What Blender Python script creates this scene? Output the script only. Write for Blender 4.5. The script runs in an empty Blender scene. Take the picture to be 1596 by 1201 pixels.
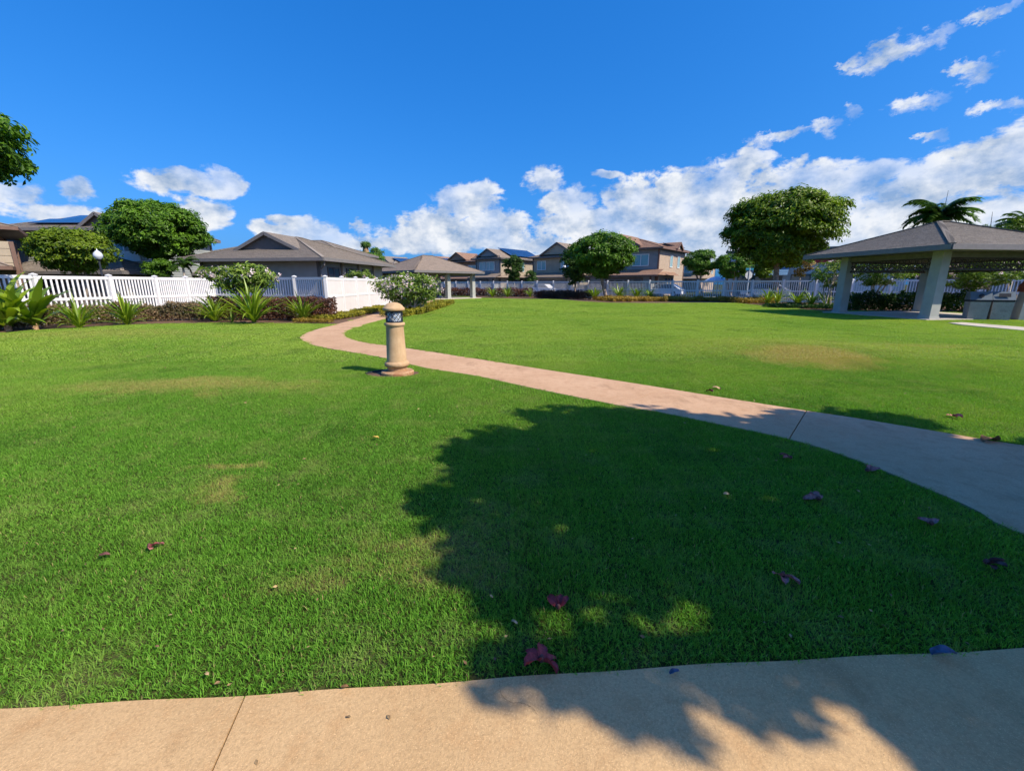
import bpy, math, random
import numpy as np
from mathutils import Vector, Matrix

# ------------------------------------------------------------------ camera, sky, sun, exposure
S = bpy.context.scene
COL = S.collection
PITCH = math.radians(13.3); FPX = 665.0; EYE = 1.45
cam = bpy.data.cameras.new('camera'); camo = bpy.data.objects.new('camera', cam); COL.objects.link(camo)
cam.sensor_width = 36; cam.lens = 36 * FPX / 1596; cam.clip_start = 0.05; cam.clip_end = 9000
camo.location = (0, 0, EYE); camo.rotation_euler = (math.pi / 2 - PITCH, 0, 0)
S.camera = camo
S.view_settings.view_transform = 'Standard'; S.view_settings.look = 'None'
S.view_settings.gamma = 1; S.view_settings.use_curve_mapping = False
S.view_settings.exposure = 0.4
S.cycles.max_bounces = 5; S.cycles.diffuse_bounces = 2; S.cycles.glossy_bounces = 2; S.cycles.adaptive_threshold = 0.02
S.cycles.transmission_bounces = 3; S.cycles.transparent_max_bounces = 4
S.cycles.caustics_reflective = False; S.cycles.caustics_refractive = False

SUN_EL = math.radians(45); SUN_AZ = math.atan2(0.89, -0.456)      # azimuth from +Y, clockwise
sl = bpy.data.lights.new('sun', 'SUN'); slo = bpy.data.objects.new('sun', sl); COL.objects.link(slo)
sl.energy = 5.0; sl.angle = math.radians(0.53); sl.color = (1.0, 0.90, 0.74)
sdir = Vector((math.sin(SUN_AZ) * math.cos(SUN_EL), math.cos(SUN_AZ) * math.cos(SUN_EL), math.sin(SUN_EL)))
slo.rotation_euler = sdir.to_track_quat('Z', 'Y').to_euler()
slo.location = (20, -10, 30)

def azel(px, py):
    xc = (px - 798) / FPX; yc = (600.5 - py) / FPX
    X = xc; Y = math.cos(PITCH) + yc * math.sin(PITCH); Z = -math.sin(PITCH) + yc * math.cos(PITCH)
    return math.atan2(X, Y), math.atan2(Z, math.hypot(X, Y))

SKY_GRADE = ((0.225, 1.5), (1.44, 0.76), (3.65, 0.62)); SKY_STRENGTH = 0.073   # the photograph's deep blue: gain and contrast per channel, all over the sky
CLOUDS = [  # direction of each cumulus tower (as seen in the photograph), half width, half height
    (300, 286, 85, 20), (345, 282, 42, 24), (115, 294, 36, 20), (325, 332, 46, 26), (95, 332, 95, 16), (25, 300, 50, 22),
    (470, 362, 62, 28), (525, 378, 34, 18), (450, 338, 26, 9), (430, 356, 36, 16),
    (724, 318, 56, 28), (748, 296, 32, 16), (675, 352, 60, 26), (775, 354, 58, 24), (640, 380, 110, 14),
    (848, 278, 26, 24), (886, 316, 46, 26), (938, 350, 110, 26), (1010, 318, 96, 46), (1110, 300, 100, 44), (1160, 262, 42, 24),
    (1100, 345, 200, 50), (1265, 300, 120, 46), (1330, 286, 70, 32), (1410, 310, 130, 50), (1500, 276, 120, 48), (1590, 252, 80, 56),
    (1480, 350, 240, 55), (860, 382, 160, 14), (940, 272, 30, 7), (1200, 372, 420, 44), (1050, 385, 300, 30), (720, 372, 150, 24),
]
WISPS = [(1415, 66, 52, 12), (1375, 92, 44, 10), (1422, 160, 34, 11), (1516, 116, 22, 15), (1320, 172, 12, 9), (1556, 166, 38, 8), (1540, 20, 30, 8), (1330, 88, 16, 7),
    (1276, 199, 19, 11), (1216, 207, 34, 8), (1181, 225, 16, 10), (1450, 215, 15, 8), (1520, 235, 30, 7), (1245, 255, 24, 10), (560, 352, 14, 8)]
W = bpy.data.worlds.new('World'); S.world = W; W.use_nodes = True
W.cycles.sampling_method = 'MANUAL'; W.cycles.sample_map_resolution = 512
def build_world():
    nt = W.node_tree; nt.nodes.clear(); N = nt.nodes; L = nt.links
    def put(s, v):
        if isinstance(v, (int, float)): s.default_value = v
        elif isinstance(v, tuple): s.default_value = v
        else: L.new(v, s)
    def M(op, a, b=None, c=None, clamp=False):
        n = N.new('ShaderNodeMath'); n.operation = op; n.use_clamp = clamp
        put(n.inputs[0], a)
        if b is not None: put(n.inputs[1], b)
        if c is not None: put(n.inputs[2], c)
        return n.outputs[0]
    def V(op, a, b=None, c=None):
        n = N.new('ShaderNodeVectorMath'); n.operation = op; put(n.inputs[0], a)
        if b is not None: put(n.inputs[1], b)
        if c is not None: put(n.inputs[2], c)
        return n.outputs['Value'] if op in ('DOT_PRODUCT', 'LENGTH') else n.outputs[0]
    def noise(vec, scale, detail, rough, w=None):
        n = N.new('ShaderNodeTexNoise'); n.noise_dimensions = '3D'
        L.new(vec, n.inputs['Vector']); n.inputs['Scale'].default_value = scale
        n.inputs['Detail'].default_value = detail; n.inputs['Roughness'].default_value = rough
        return n
    def mapr(v, a, b, c=0.0, d=1.0, smooth=True):
        n = N.new('ShaderNodeMapRange'); n.interpolation_type = 'SMOOTHSTEP' if smooth else 'LINEAR'
        put(n.inputs[0], v)
        for i, q in enumerate((a, b, c, d)): put(n.inputs[i + 1], q)
        return n.outputs[0]
    tc = N.new('ShaderNodeTexCoord'); g = tc.outputs['Generated']
    sky = N.new('ShaderNodeTexSky'); sky.sky_type = 'NISHITA'; sky.sun_disc = False
    sky.sun_elevation = SUN_EL; sky.sun_rotation = SUN_AZ; sky.air_density = 1.0; sky.dust_density = 2.0; sky.ozone_density = 4.0
    sr = N.new('ShaderNodeSeparateXYZ'); L.new(sky.outputs[0], sr.inputs[0]); ct = N.new('ShaderNodeCombineXYZ')
    for i, (k, e) in enumerate(SKY_GRADE): L.new(M('MULTIPLY', M('POWER', sr.outputs[i], e), k), ct.inputs[i])
    tint = ct.outputs[0]
    sp = N.new('ShaderNodeSeparateXYZ'); L.new(g, sp.inputs[0])
    az = M('ARCTAN2', sp.outputs[0], sp.outputs[1]); el = M('ARCSINE', sp.outputs[2])
    cb = N.new('ShaderNodeCombineXYZ'); L.new(az, cb.inputs[0]); L.new(el, cb.inputs[1])
    # billows: direction warped by noise, then distance to the nearest cumulus centre
    pos = cb.outputs[0]
    n1 = noise(pos, 7.0, 3, 0.55)
    warp = V('MULTIPLY_ADD', V('SUBTRACT', n1.outputs['Color'], (0.5, 0.5, 0.5)), (0.10, 0.055, 0.0), pos)
    n2 = noise(V('MULTIPLY', pos, (1.0, 1.35, 1.0)), 14.0, 10, 0.62)
    n3 = noise(V('MULTIPLY_ADD', pos, (1.0, 1.35, 1.0), (0.022, 0.040, 0.0)), 14.0, 5, 0.6)
    acc = None
    for (px, py, rx, ry) in CLOUDS:
        a, e = azel(px, py); a1, _ = azel(px + rx, py); a0, _ = azel(px - rx, py); _, e1 = azel(px, py - ry); _, e0 = azel(px, py + ry)
        sx = 2 / (a1 - a0) / 1.2; sy = 2 / (e1 - e0) / 1.2
        q = V('MULTIPLY_ADD', warp, (sx, sy, 0.0), (-a * sx, -e * sy, 0.0))
        d = V('DOT_PRODUCT', q, q)
        acc = d if acc is None else M('SMOOTH_MIN', acc, d, 0.35)
    # torn scraps higher up
    nw = noise(V('MULTIPLY', pos, (0.8, 1.2, 1.0)), 26.0, 6, 0.65)
    warp2 = V('MULTIPLY_ADD', V('SUBTRACT', nw.outputs['Color'], (0.5, 0.5, 0.5)), (0.115, 0.075, 0.0), pos); wac = None
    for (px, py, rx, ry) in WISPS:
        a, e = azel(px, py); a1, _ = azel(px + rx, py); a0, _ = azel(px - rx, py); _, e1 = azel(px, py - ry); _, e0 = azel(px, py + ry); sx = 2 / (a1 - a0); sy = 2 / (e1 - e0)
        q = V('MULTIPLY_ADD', warp2, (sx, sy, 0.0), (-a * sx - 0.25 * e * 0, -e * sy, 0.0)); d = V('DOT_PRODUCT', q, q); wac = d if wac is None else M('MINIMUM', wac, d)
    walpha = M('MULTIPLY', mapr(wac, 2.3, 0.15), mapr(nw.outputs['Fac'], 0.40, 0.58, 0.25, 0.9))
    # the same kind of low bank all the way round, outside the directions above
    n4 = noise(V('MULTIPLY', pos, (1.0, 2.2, 1.0)), 2.6, 2, 0.5)
    away = mapr(M('ABSOLUTE', az), 0.80, 1.05)
    bank = M('ADD', M('MULTIPLY', el, 7.0), M('MULTIPLY', M('SUBTRACT', 0.56, n4.outputs['Fac']), 7.0))
    bank = M('ADD', bank, M('MULTIPLY', M('SUBTRACT', 1.0, away), 8.0))
    acc = M('MINIMUM', acc, M('MAXIMUM', bank, 0.0))
    dens = M('ADD', M('MULTIPLY', M('SUBTRACT', 1.0, acc), 1.7), M('MULTIPLY', M('SUBTRACT', n2.outputs['Fac'], 0.52), 3.6))
    dens = M('ADD', dens, M('MULTIPLY', M('SUBTRACT', noise(V('MULTIPLY', warp, (0.75, 1.5, 1.0)), 46.0, 5, 0.6).outputs['Fac'], 0.53), 2.4))
    alpha = mapr(dens, 0.05, 0.95)
    alpha = M('MULTIPLY', alpha, mapr(n1.outputs['Fac'], 0.30, 0.60, 0.55, 1.0))
    alpha = M('MAXIMUM', alpha, walpha)
    lit = M('MULTIPLY_ADD', M('SUBTRACT', n2.outputs['Fac'], n3.outputs['Fac']), 3.0, 0.68)
    thick = mapr(dens, 0.7, 2.3)
    shade = M('SUBTRACT', lit, M('MULTIPLY', thick, 0.30), clamp=True)
    mc = N.new('ShaderNodeMix'); mc.data_type = 'RGBA'; L.new(shade, mc.inputs[0])
    mc.inputs[6].default_value = (3.2, 4.6, 6.9, 1); mc.inputs[7].default_value = (9.4, 9.7, 10.2, 1)
    mx = N.new('ShaderNodeMix'); mx.data_type = 'RGBA'; L.new(alpha, mx.inputs[0])
    L.new(tint, mx.inputs[6]); L.new(mc.outputs[2], mx.inputs[7])
    bg = N.new('ShaderNodeBackground'); bg.inputs[1].default_value = SKY_STRENGTH; L.new(mx.outputs[2], bg.inputs[0])
    out = N.new('ShaderNodeOutputWorld'); L.new(bg.outputs[0], out.inputs[0])
build_world()

# ------------------------------------------------------------------ helpers
rnd = random.Random(7)
def terr(x, y):
    g = lambda cx, cy, sx, sy, a: a * np.exp(-(((x - cx) / sx) ** 2 + ((y - cy) / sy) ** 2))
    z = g(6.4, 9.3, 2.4, 1.7, 0.15) + g(-11, 12, 3.5, 2.6, 0.16) + g(1, 37, 8, 5, 0.18) + g(-4.6, 6.0, 2.2, 0.9, 0.05)
    return z + 0.012 * np.sin(0.9 * x + 0.3 * y) * np.sin(0.7 * y)
def tz(x, y): return float(terr(x, y))
def G(px, py, z=0.0):       # where the line of sight through a pixel meets the ground
    xc = (px - 798) / FPX; yc = (600.5 - py) / FPX
    X = xc; Y = math.cos(PITCH) + yc * math.sin(PITCH); Z = -math.sin(PITCH) + yc * math.cos(PITCH)
    t = (z - EYE) / Z
    return (X * t, Y * t)
def at(px, py, Yd):         # the point on that line at depth Yd
    xc = (px - 798) / FPX; yc = (600.5 - py) / FPX
    Y = math.cos(PITCH) + yc * math.sin(PITCH); Z = -math.sin(PITCH) + yc * math.cos(PITCH)
    t = Yd / Y
    return Vector((xc * t, Yd, EYE + Z * t))

def tag(o, label=None, cat=None, group=None, kind=None):
    if label: o['label'] = label
    if cat: o['category'] = cat
    if group: o['group'] = group
    if kind: o['kind'] = kind
    return o
def empty(name, loc=(0, 0, 0), rz=0.0, parent=None):
    o = bpy.data.objects.new(name, None); o.empty_display_size = 0.2; COL.objects.link(o)
    o.location = loc; o.rotation_euler = (0, 0, rz); o.parent = parent
    return o
def link(name, me, parent=None, mat=None):
    o = bpy.data.objects.new(name, me); COL.objects.link(o); o.parent = parent
    if mat is not None and not me.materials: me.materials.append(mat)
    return o
def np_mesh(name, v, f, tint=None, smooth=False):
    """v (n,3) float, f (m,k) int with one k"""
    me = bpy.data.meshes.new(name); v = np.asarray(v, np.float32); f = np.asarray(f, np.int32)
    k = f.shape[1]
    me.vertices.add(len(v)); me.vertices.foreach_set('co', v.ravel())
    me.loops.add(f.size); me.loops.foreach_set('vertex_index', f.ravel())
    me.polygons.add(len(f)); me.polygons.foreach_set('loop_start', np.arange(len(f), dtype=np.int32) * k)
    if tint is not None:
        a = me.attributes.new('tint', 'FLOAT', 'FACE'); a.data.foreach_set('value', np.asarray(tint, np.float32))
    me.polygons.foreach_set('use_smooth', np.full(len(f), smooth))
    me.update(calc_edges=True)
    return me
class MB:
    def __init__(s): s.v = []; s.f = []; s.uv = {}
    def face(s, pts, uv=None):
        n = len(s.v); s.v += [tuple(p) for p in pts]; s.f.append(tuple(range(n, n + len(pts))))
        if uv: s.uv[len(s.f) - 1] = uv
        return s
    def box(s, x0, x1, y0, y1, z0, z1):
        n = len(s.v)
        s.v += [(x0, y0, z0), (x1, y0, z0), (x1, y1, z0), (x0, y1, z0), (x0, y0, z1), (x1, y0, z1), (x1, y1, z1), (x0, y1, z1)]
        s.f += [tuple(n + i for i in q) for q in ((3, 2, 1, 0), (4, 5, 6, 7), (0, 1, 5, 4), (1, 2, 6, 5), (2, 3, 7, 6), (3, 0, 4, 7))]
        return s
    def frustum(s, cx, cy, z0, z1, a0, b0, a1, b1, dx=0, dy=0):
        n = len(s.v)
        s.v += [(cx + i * a0, cy + j * b0, z0) for i, j in ((-1, -1), (1, -1), (1, 1), (-1, 1))]
        s.v += [(cx + dx + i * a1, cy + dy + j * b1, z1) for i, j in ((-1, -1), (1, -1), (1, 1), (-1, 1))]
        s.f += [tuple(n + i for i in q) for q in ((3, 2, 1, 0), (4, 5, 6, 7), (0, 1, 5, 4), (1, 2, 6, 5), (2, 3, 7, 6), (3, 0, 4, 7))]
        return s
    def beam(s, p, q, w, h):     # rectangular bar from p to q
        p = Vector(p); q = Vector(q); d = (q - p).normalized(); up = Vector((0, 0, 1))
        if abs(d.dot(up)) > 0.98: up = Vector((0, 1, 0))
        r = d.cross(up).normalized() * (w / 2); u = r.cross(d).normalized() * (h / 2)
        n = len(s.v)
        for c in (p, q): s.v += [tuple(c + a) for a in (-r - u, r - u, r + u, -r + u)]
        s.f += [tuple(n + i for i in k) for k in ((3, 2, 1, 0), (4, 5, 6, 7), (0, 1, 5, 4), (1, 2, 6, 5), (2, 3, 7, 6), (3, 0, 4, 7))]
        return s
    def tube(s, pts, rad, seg=8, cap=True):
        pts = [Vector(p) for p in pts]; n = len(s.v)
        if not isinstance(rad, (list, tuple)): rad = [rad] * len(pts)
        ref = Vector((0.31, 0.95, 0.05))
        for i, p in enumerate(pts):
            d = (pts[min(i + 1, len(pts) - 1)] - pts[max(i - 1, 0)]).normalized()
            a = d.cross(ref)
            if a.length < 1e-3: a = d.cross(Vector((1, 0, 0)))
            a.normalize(); b = d.cross(a)
            s.v += [tuple(p + (a * math.cos(t) + b * math.sin(t)) * rad[i]) for t in [2 * math.pi * k / seg for k in range(seg)]]
        for i in range(len(pts) - 1):
            for k in range(seg):
                s.f.append((n + i * seg + k, n + i * seg + (k + 1) % seg, n + (i + 1) * seg + (k + 1) % seg, n + (i + 1) * seg + k))
        if cap:
            s.f.append(tuple(n + k for k in range(seg))[::-1]); e = n + (len(pts) - 1) * seg; s.f.append(tuple(e + k for k in range(seg)))
        return s
    def lathe(s, prof, seg=32, cx=0, cy=0):
        n = len(s.v)
        for r, z in prof: s.v += [(cx + r * math.cos(2 * math.pi * k / seg), cy + r * math.sin(2 * math.pi * k / seg), z) for k in range(seg)]
        for i in range(len(prof) - 1):
            for k in range(seg):
                s.f.append((n + i * seg + k, n + i * seg + (k + 1) % seg, n + (i + 1) * seg + (k + 1) % seg, n + (i + 1) * seg + k))
        s.f.append(tuple(n + k for k in range(seg))[::-1]); e = n + (len(prof) - 1) * seg; s.f.append(tuple(e + k for k in range(seg)))
        return s
    def mesh(s, name, mat=None, smooth=False):
        me = bpy.data.meshes.new(name); me.from_pydata(s.v, [], s.f)
        if s.uv:
            ul = me.uv_layers.new(name='UVMap')
            for fi, uv in s.uv.items():
                for li, q in zip(me.polygons[fi].loop_indices, uv): ul.data[li].uv = q
        if mat: me.materials.append(mat)
        if smooth:
            me.polygons.foreach_set('use_smooth', np.ones(len(me.polygons), bool))
            me.set_sharp_from_angle(angle=math.radians(38))
        me.update(); return me
    def build(s, name, mat, parent=None, smooth=False): return link(name, s.mesh(name, mat, smooth), parent)

def inpoly(P, x, y):
    x = np.asarray(x); y = np.asarray(y); c = np.zeros(x.shape, bool); n = len(P)
    for i in range(n):
        x0, y0 = P[i]; x1, y1 = P[(i + 1) % n]
        if y0 == y1: continue
        k = ((y0 > y) != (y1 > y)) & (x < (x1 - x0) * (y - y0) / (y1 - y0) + x0); c ^= k
    return c
def resample(P, n, cr=True):
    P = [np.array(p, float) for p in P]
    if cr:
        Q = []
        for i in range(len(P) - 1):
            a, b, c, d = P[max(i - 1, 0)], P[i], P[i + 1], P[min(i + 2, len(P) - 1)]
            for k in range(12):
                t = k / 12; Q.append(0.5 * ((2 * b) + (c - a) * t + (2 * a - 5 * b + 4 * c - d) * t * t + (3 * b - a - 3 * c + d) * t ** 3))
        Q.append(P[-1]); P = Q
    P = np.array(P); s = np.r_[0, np.cumsum(np.hypot(*(P[1:] - P[:-1]).T))]; t = np.linspace(0, s[-1], n)
    return np.c_[np.interp(t, s, P[:, 0]), np.interp(t, s, P[:, 1])]

# ------------------------------------------------------------------ materials
MAT = {}
class NT:
    def __init__(s, name):
        s.m = bpy.data.materials.new(name); s.m.use_nodes = True; s.t = s.m.node_tree; s.t.nodes.clear(); s.N = s.t.nodes; s.L = s.t.links
        s.out = s.N.new('ShaderNodeOutputMaterial'); MAT[name] = s.m
    def put(s, i, v):
        if isinstance(v, (int, float)): i.default_value = v
        elif isinstance(v, tuple): i.default_value = v if len(v) != 3 or i.type != 'RGBA' else (*v, 1)
        else: s.L.new(v, i)
    def pos(s): return s.N.new('ShaderNodeNewGeometry').outputs['Position']
    def obj(s): return s.N.new('ShaderNodeTexCoord').outputs['Object']
    def uv(s): return s.N.new('ShaderNodeTexCoord').outputs['UV']
    def attr(s, n='tint'):
        a = s.N.new('ShaderNodeAttribute'); a.attribute_name = n; return a.outputs['Fac']
    def rand(s): return s.N.new('ShaderNodeObjectInfo').outputs['Random']
    def math(s, op, a, b=None, clamp=False):
        n = s.N.new('ShaderNodeMath'); n.operation = op; n.use_clamp = clamp; s.put(n.inputs[0], a)
        if b is not None: s.put(n.inputs[1], b)
        return n.outputs[0]
    def vec(s, op, a, b=None, c=None):
        n = s.N.new('ShaderNodeVectorMath'); n.operation = op; s.put(n.inputs[0], a)
        if b is not None: s.put(n.inputs[1], b)
        if c is not None: s.put(n.inputs[2], c)
        return n.outputs['Value'] if op in ('DOT_PRODUCT', 'LENGTH') else n.outputs[0]
    def noise(s, vec, scale, detail=3, rough=0.55):
        n = s.N.new('ShaderNodeTexNoise'); s.L.new(vec, n.inputs['Vector']); n.inputs['Scale'].default_value = scale
        n.inputs['Detail'].default_value = detail; n.inputs['Roughness'].default_value = rough; return n.outputs['Fac']
    def mix(s, f, a, b, mode='MIX'):
        n = s.N.new('ShaderNodeMix'); n.data_type = 'RGBA'; n.blend_type = mode; s.put(n.inputs[0], f); s.put(n.inputs[6], a); s.put(n.inputs[7], b)
        return n.outputs[2]
    def ramp(s, v, a, b, c=0.0, d=1.0):
        n = s.N.new('ShaderNodeMapRange'); n.interpolation_type = 'SMOOTHSTEP'; s.put(n.inputs[0], v)
        for i, q in enumerate((a, b, c, d)): s.put(n.inputs[i + 1], q)
        return n.outputs[0]
    def bump(s, h, strength=0.3, dist=0.01):
        n = s.N.new('ShaderNodeBump'); n.inputs['Strength'].default_value = strength; n.inputs['Distance'].default_value = dist
        s.L.new(h, n.inputs['Height']); return n.outputs[0]
    def prin(s, col, rough=0.6, spec=0.3, metal=0.0, normal=None, **kw):
        p = s.N.new('ShaderNodeBsdfPrincipled'); s.put(p.inputs['Base Color'], col); s.put(p.inputs['Roughness'], rough)
        s.put(p.inputs['Specular IOR Level'], spec); s.put(p.inputs['Metallic'], metal)
        if normal is not None: s.L.new(normal, p.inputs['Normal'])
        for k, v in kw.items(): s.put(p.inputs[k.replace('_', ' ')], v)
        return p.outputs[0]
    def done(s, sh): s.L.new(sh, s.out.inputs[0]); return s.m

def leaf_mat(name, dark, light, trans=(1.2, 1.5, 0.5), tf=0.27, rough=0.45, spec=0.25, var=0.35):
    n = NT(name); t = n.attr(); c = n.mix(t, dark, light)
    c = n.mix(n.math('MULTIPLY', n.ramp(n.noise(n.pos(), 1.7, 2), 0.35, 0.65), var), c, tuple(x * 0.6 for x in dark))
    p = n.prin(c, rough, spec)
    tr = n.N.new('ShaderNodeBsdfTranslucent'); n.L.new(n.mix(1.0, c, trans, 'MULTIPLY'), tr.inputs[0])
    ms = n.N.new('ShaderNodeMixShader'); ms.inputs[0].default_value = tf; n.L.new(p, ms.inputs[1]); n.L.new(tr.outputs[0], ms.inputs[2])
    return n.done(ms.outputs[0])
def plain(name, col, rough=0.6, spec=0.3, metal=0.0, var=0.12, scale=6.0, bump=0.0, bscale=80):
    n = NT(name); o = n.obj()
    c = n.mix(n.ramp(n.noise(o, scale, 4), 0.3, 0.7), tuple(x * (1 - var) for x in col), tuple(min(1, x * (1 + var)) for x in col))
    return n.done(n.prin(c, rough, spec, metal, n.bump(n.noise(o, bscale, 3), bump, 0.004) if bump else None))
def concrete(name, a, b, c3, sc=1.0):
    n = NT(name); p = n.pos()
    big = n.ramp(n.noise(p, 0.9 * sc, 4, 0.6), 0.35, 0.68); fine = n.noise(p, 90, 3, 0.7); mid = n.ramp(n.noise(p, 9 * sc, 4, 0.65), 0.45, 0.75)
    c = n.mix(big, a, b); c = n.mix(n.math('MULTIPLY', mid, 0.75), c, c3)
    c = n.mix(n.ramp(n.noise(n.vec('MULTIPLY', p, (1.0, 0.55, 1.0)), 1.9 * sc, 6, 0.72), 0.52, 0.70, 0.0, 0.55), c, tuple(x * 0.6 for x in c3))
    c = n.mix(n.ramp(fine, 0.35, 0.75, 0.0, 0.5), c, tuple(x * 0.55 for x in a))
    c = n.mix(n.ramp(n.noise(p, 230, 1), 0.62, 0.7, 0, 0.55), c, tuple(min(1, x * 1.35) for x in b))
    h = n.math('ADD', fine, n.math('MULTIPLY', n.noise(p, 260, 2), 0.6))
    return n.done(n.prin(c, 0.85, 0.2, 0, n.bump(h, 0.55, 0.004)))

concrete('path_concrete', (0.50, 0.322, 0.152), (0.58, 0.385, 0.19), (0.47, 0.275, 0.12))
concrete('path_concrete_pink', (0.51, 0.315, 0.18), (0.585, 0.375, 0.225), (0.44, 0.25, 0.13))
concrete('slab_concrete', (0.52, 0.46, 0.37), (0.60, 0.54, 0.44), (0.42, 0.36, 0.28))
concrete('aggregate', (0.36, 0.33, 0.30), (0.46, 0.42, 0.37), (0.28, 0.25, 0.22), 3)
concrete('asphalt', (0.055, 0.055, 0.06), (0.07, 0.07, 0.072), (0.04, 0.04, 0.042))
concrete('mulch', (0.13, 0.075, 0.045), (0.20, 0.12, 0.07), (0.07, 0.045, 0.03), 3)
n = NT('bollard_tan'); o = n.obj(); sp_ = n.N.new('ShaderNodeSeparateXYZ'); n.L.new(o, sp_.inputs[0])
c = n.mix(n.ramp(n.noise(o, 6, 5, 0.65), 0.3, 0.7), (0.44, 0.29, 0.155), (0.54, 0.375, 0.215))
c = n.mix(n.ramp(n.noise(n.vec('MULTIPLY', o, (14.0, 14.0, 1.2)), 1.0, 4, 0.6), 0.52, 0.75, 0.0, 0.4), c, (0.25, 0.17, 0.10))      # rain streaks
c = n.mix(n.math('MULTIPLY', n.ramp(sp_.outputs[2], 0.30, 0.02), n.ramp(n.noise(o, 11, 4, 0.7), 0.35, 0.65)), c, (0.33, 0.155, 0.075))   # red soil splash
n.done(n.prin(c, 0.85, 0.15, 0, n.bump(n.noise(o, 150, 3), 0.4, 0.004)))
plain('dark_metal', (0.03, 0.035, 0.045), 0.45, 0.5, 0.3, 0.2)
plain('black_plastic', (0.018, 0.018, 0.02), 0.5, 0.4)
plain('vinyl', (0.74, 0.735, 0.72), 0.4, 0.4, 0, 0.03, 3)
plain('vinyl_panel', (0.72, 0.67, 0.63), 0.5, 0.3, 0, 0.04, 3)
plain('bark', (0.26, 0.21, 0.165), 0.9, 0.1, 0, 0.35, 9, 0.8, 30)
plain('bark_pale', (0.42, 0.37, 0.31), 0.9, 0.1, 0, 0.3, 9, 0.6, 30)
plain('palm_skirt', (0.34, 0.22, 0.12), 0.9, 0.1, 0, 0.4, 12)
plain('pillar', (0.36, 0.37, 0.34), 0.8, 0.2, 0, 0.06, 3, 0.2, 120)
plain('beam_wood', (0.20, 0.19, 0.155), 0.7, 0.2, 0, 0.15, 4)
plain('lattice_wood', (0.075, 0.06, 0.055), 0.7, 0.2, 0, 0.2, 4)
plain('gutter', (0.17, 0.16, 0.155), 0.5, 0.35, 0, 0.08)
plain('trim_dark', (0.115, 0.105, 0.10), 0.6, 0.3, 0, 0.08)
plain('trim_brown', (0.17, 0.105, 0.08), 0.6, 0.3, 0, 0.08)
plain('trim_white', (0.78, 0.78, 0.76), 0.5, 0.3, 0, 0.03)
plain('side_grey', (0.26, 0.265, 0.26), 0.7, 0.2, 0, 0.06, 2)
plain('side_greygreen', (0.27, 0.29, 0.27), 0.7, 0.2, 0, 0.06, 2)
plain('side_tan', (0.36, 0.305, 0.225), 0.7, 0.2, 0, 0.06, 2)
plain('side_brown', (0.30, 0.19, 0.13), 0.7, 0.2, 0, 0.06, 2)
plain('side_pink_sunlit', (0.42, 0.33, 0.25), 0.7, 0.2, 0, 0.06, 2)  # sunlit tone put into the siding colour, for sun-facing sides
plain('stucco', (0.33, 0.315, 0.28), 0.85, 0.15, 0, 0.06, 2, 0.3, 60)
plain('garage_grey', (0.20, 0.19, 0.18), 0.6, 0.3)
plain('metal_pale', (0.52, 0.54, 0.56), 0.5, 0.4, 0.2)
plain('wall_white', (0.55, 0.56, 0.57), 0.7, 0.2)
plain('sign_red', (0.42, 0.03, 0.04), 0.5, 0.3)
plain('awning_blue', (0.13, 0.24, 0.36), 0.45, 0.4)
plain('tent_blue', (0.55, 0.66, 0.82), 0.6, 0.2)
plain('street_sign', (0.02, 0.20, 0.33), 0.4, 0.4)
plain('car_white', (0.75, 0.76, 0.78), 0.25, 0.5)
plain('car_silver', (0.42, 0.45, 0.50), 0.25, 0.5, 0.4)
plain('tyre', (0.02, 0.02, 0.02), 0.8, 0.2)
plain('hood_blue', (0.12, 0.155, 0.185), 0.4, 0.4, 0, 0.1)
plain('brick_red', (0.30, 0.075, 0.045), 0.75, 0.2, 0, 0.2)
plain('tree_leaf_dry', (0.20, 0.11, 0.05), 0.8, 0.1, 0, 0.3, 40)
plain('leaf_tan', (0.50, 0.34, 0.18), 0.8, 0.1, 0, 0.3, 60)
plain('leaf_yellow', (0.70, 0.47, 0.10), 0.7, 0.2, 0, 0.3, 60)
plain('leaf_slate', (0.045, 0.075, 0.13), 0.5, 0.4, 0, 0.4, 40)
plain('petal_red', (0.24, 0.036, 0.040), 0.65, 0.25, 0, 0.35, 55, 0.5, 90)
plain('petal_mauve', (0.38, 0.14, 0.125), 0.7, 0.2, 0, 0.4, 55)
plain('petal_dark', (0.12, 0.05, 0.045), 0.7, 0.2, 0, 0.4, 40)
plain('hill_haze', (0.12, 0.19, 0.30), 0.9, 0.0, 0, 0.2, 0.01)  # distance haze put into the blue of the far ridge
n = NT('pane'); n.done(n.prin((0.05, 0.10, 0.12), 0.06, 0.7))
n = NT('pane_teal'); n.done(n.prin((0.16, 0.36, 0.40), 0.12, 0.6))
n = NT('car_glass'); n.done(n.prin((0.02, 0.025, 0.03), 0.05, 0.8))
n = NT('lens'); n.done(n.prin((0.62, 0.70, 0.80), 0.15, 0.5))
n = NT('globe'); n.done(n.prin((0.75, 0.80, 0.85), 0.15, 0.5, Transmission_Weight=0.25))
n = NT('solar'); o = n.obj(); n.done(n.prin(n.mix(n.ramp(n.noise(o, 0.5), 0.3, 0.7), (0.012, 0.024, 0.06), (0.02, 0.04, 0.10)), 0.16, 0.6))
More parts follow.
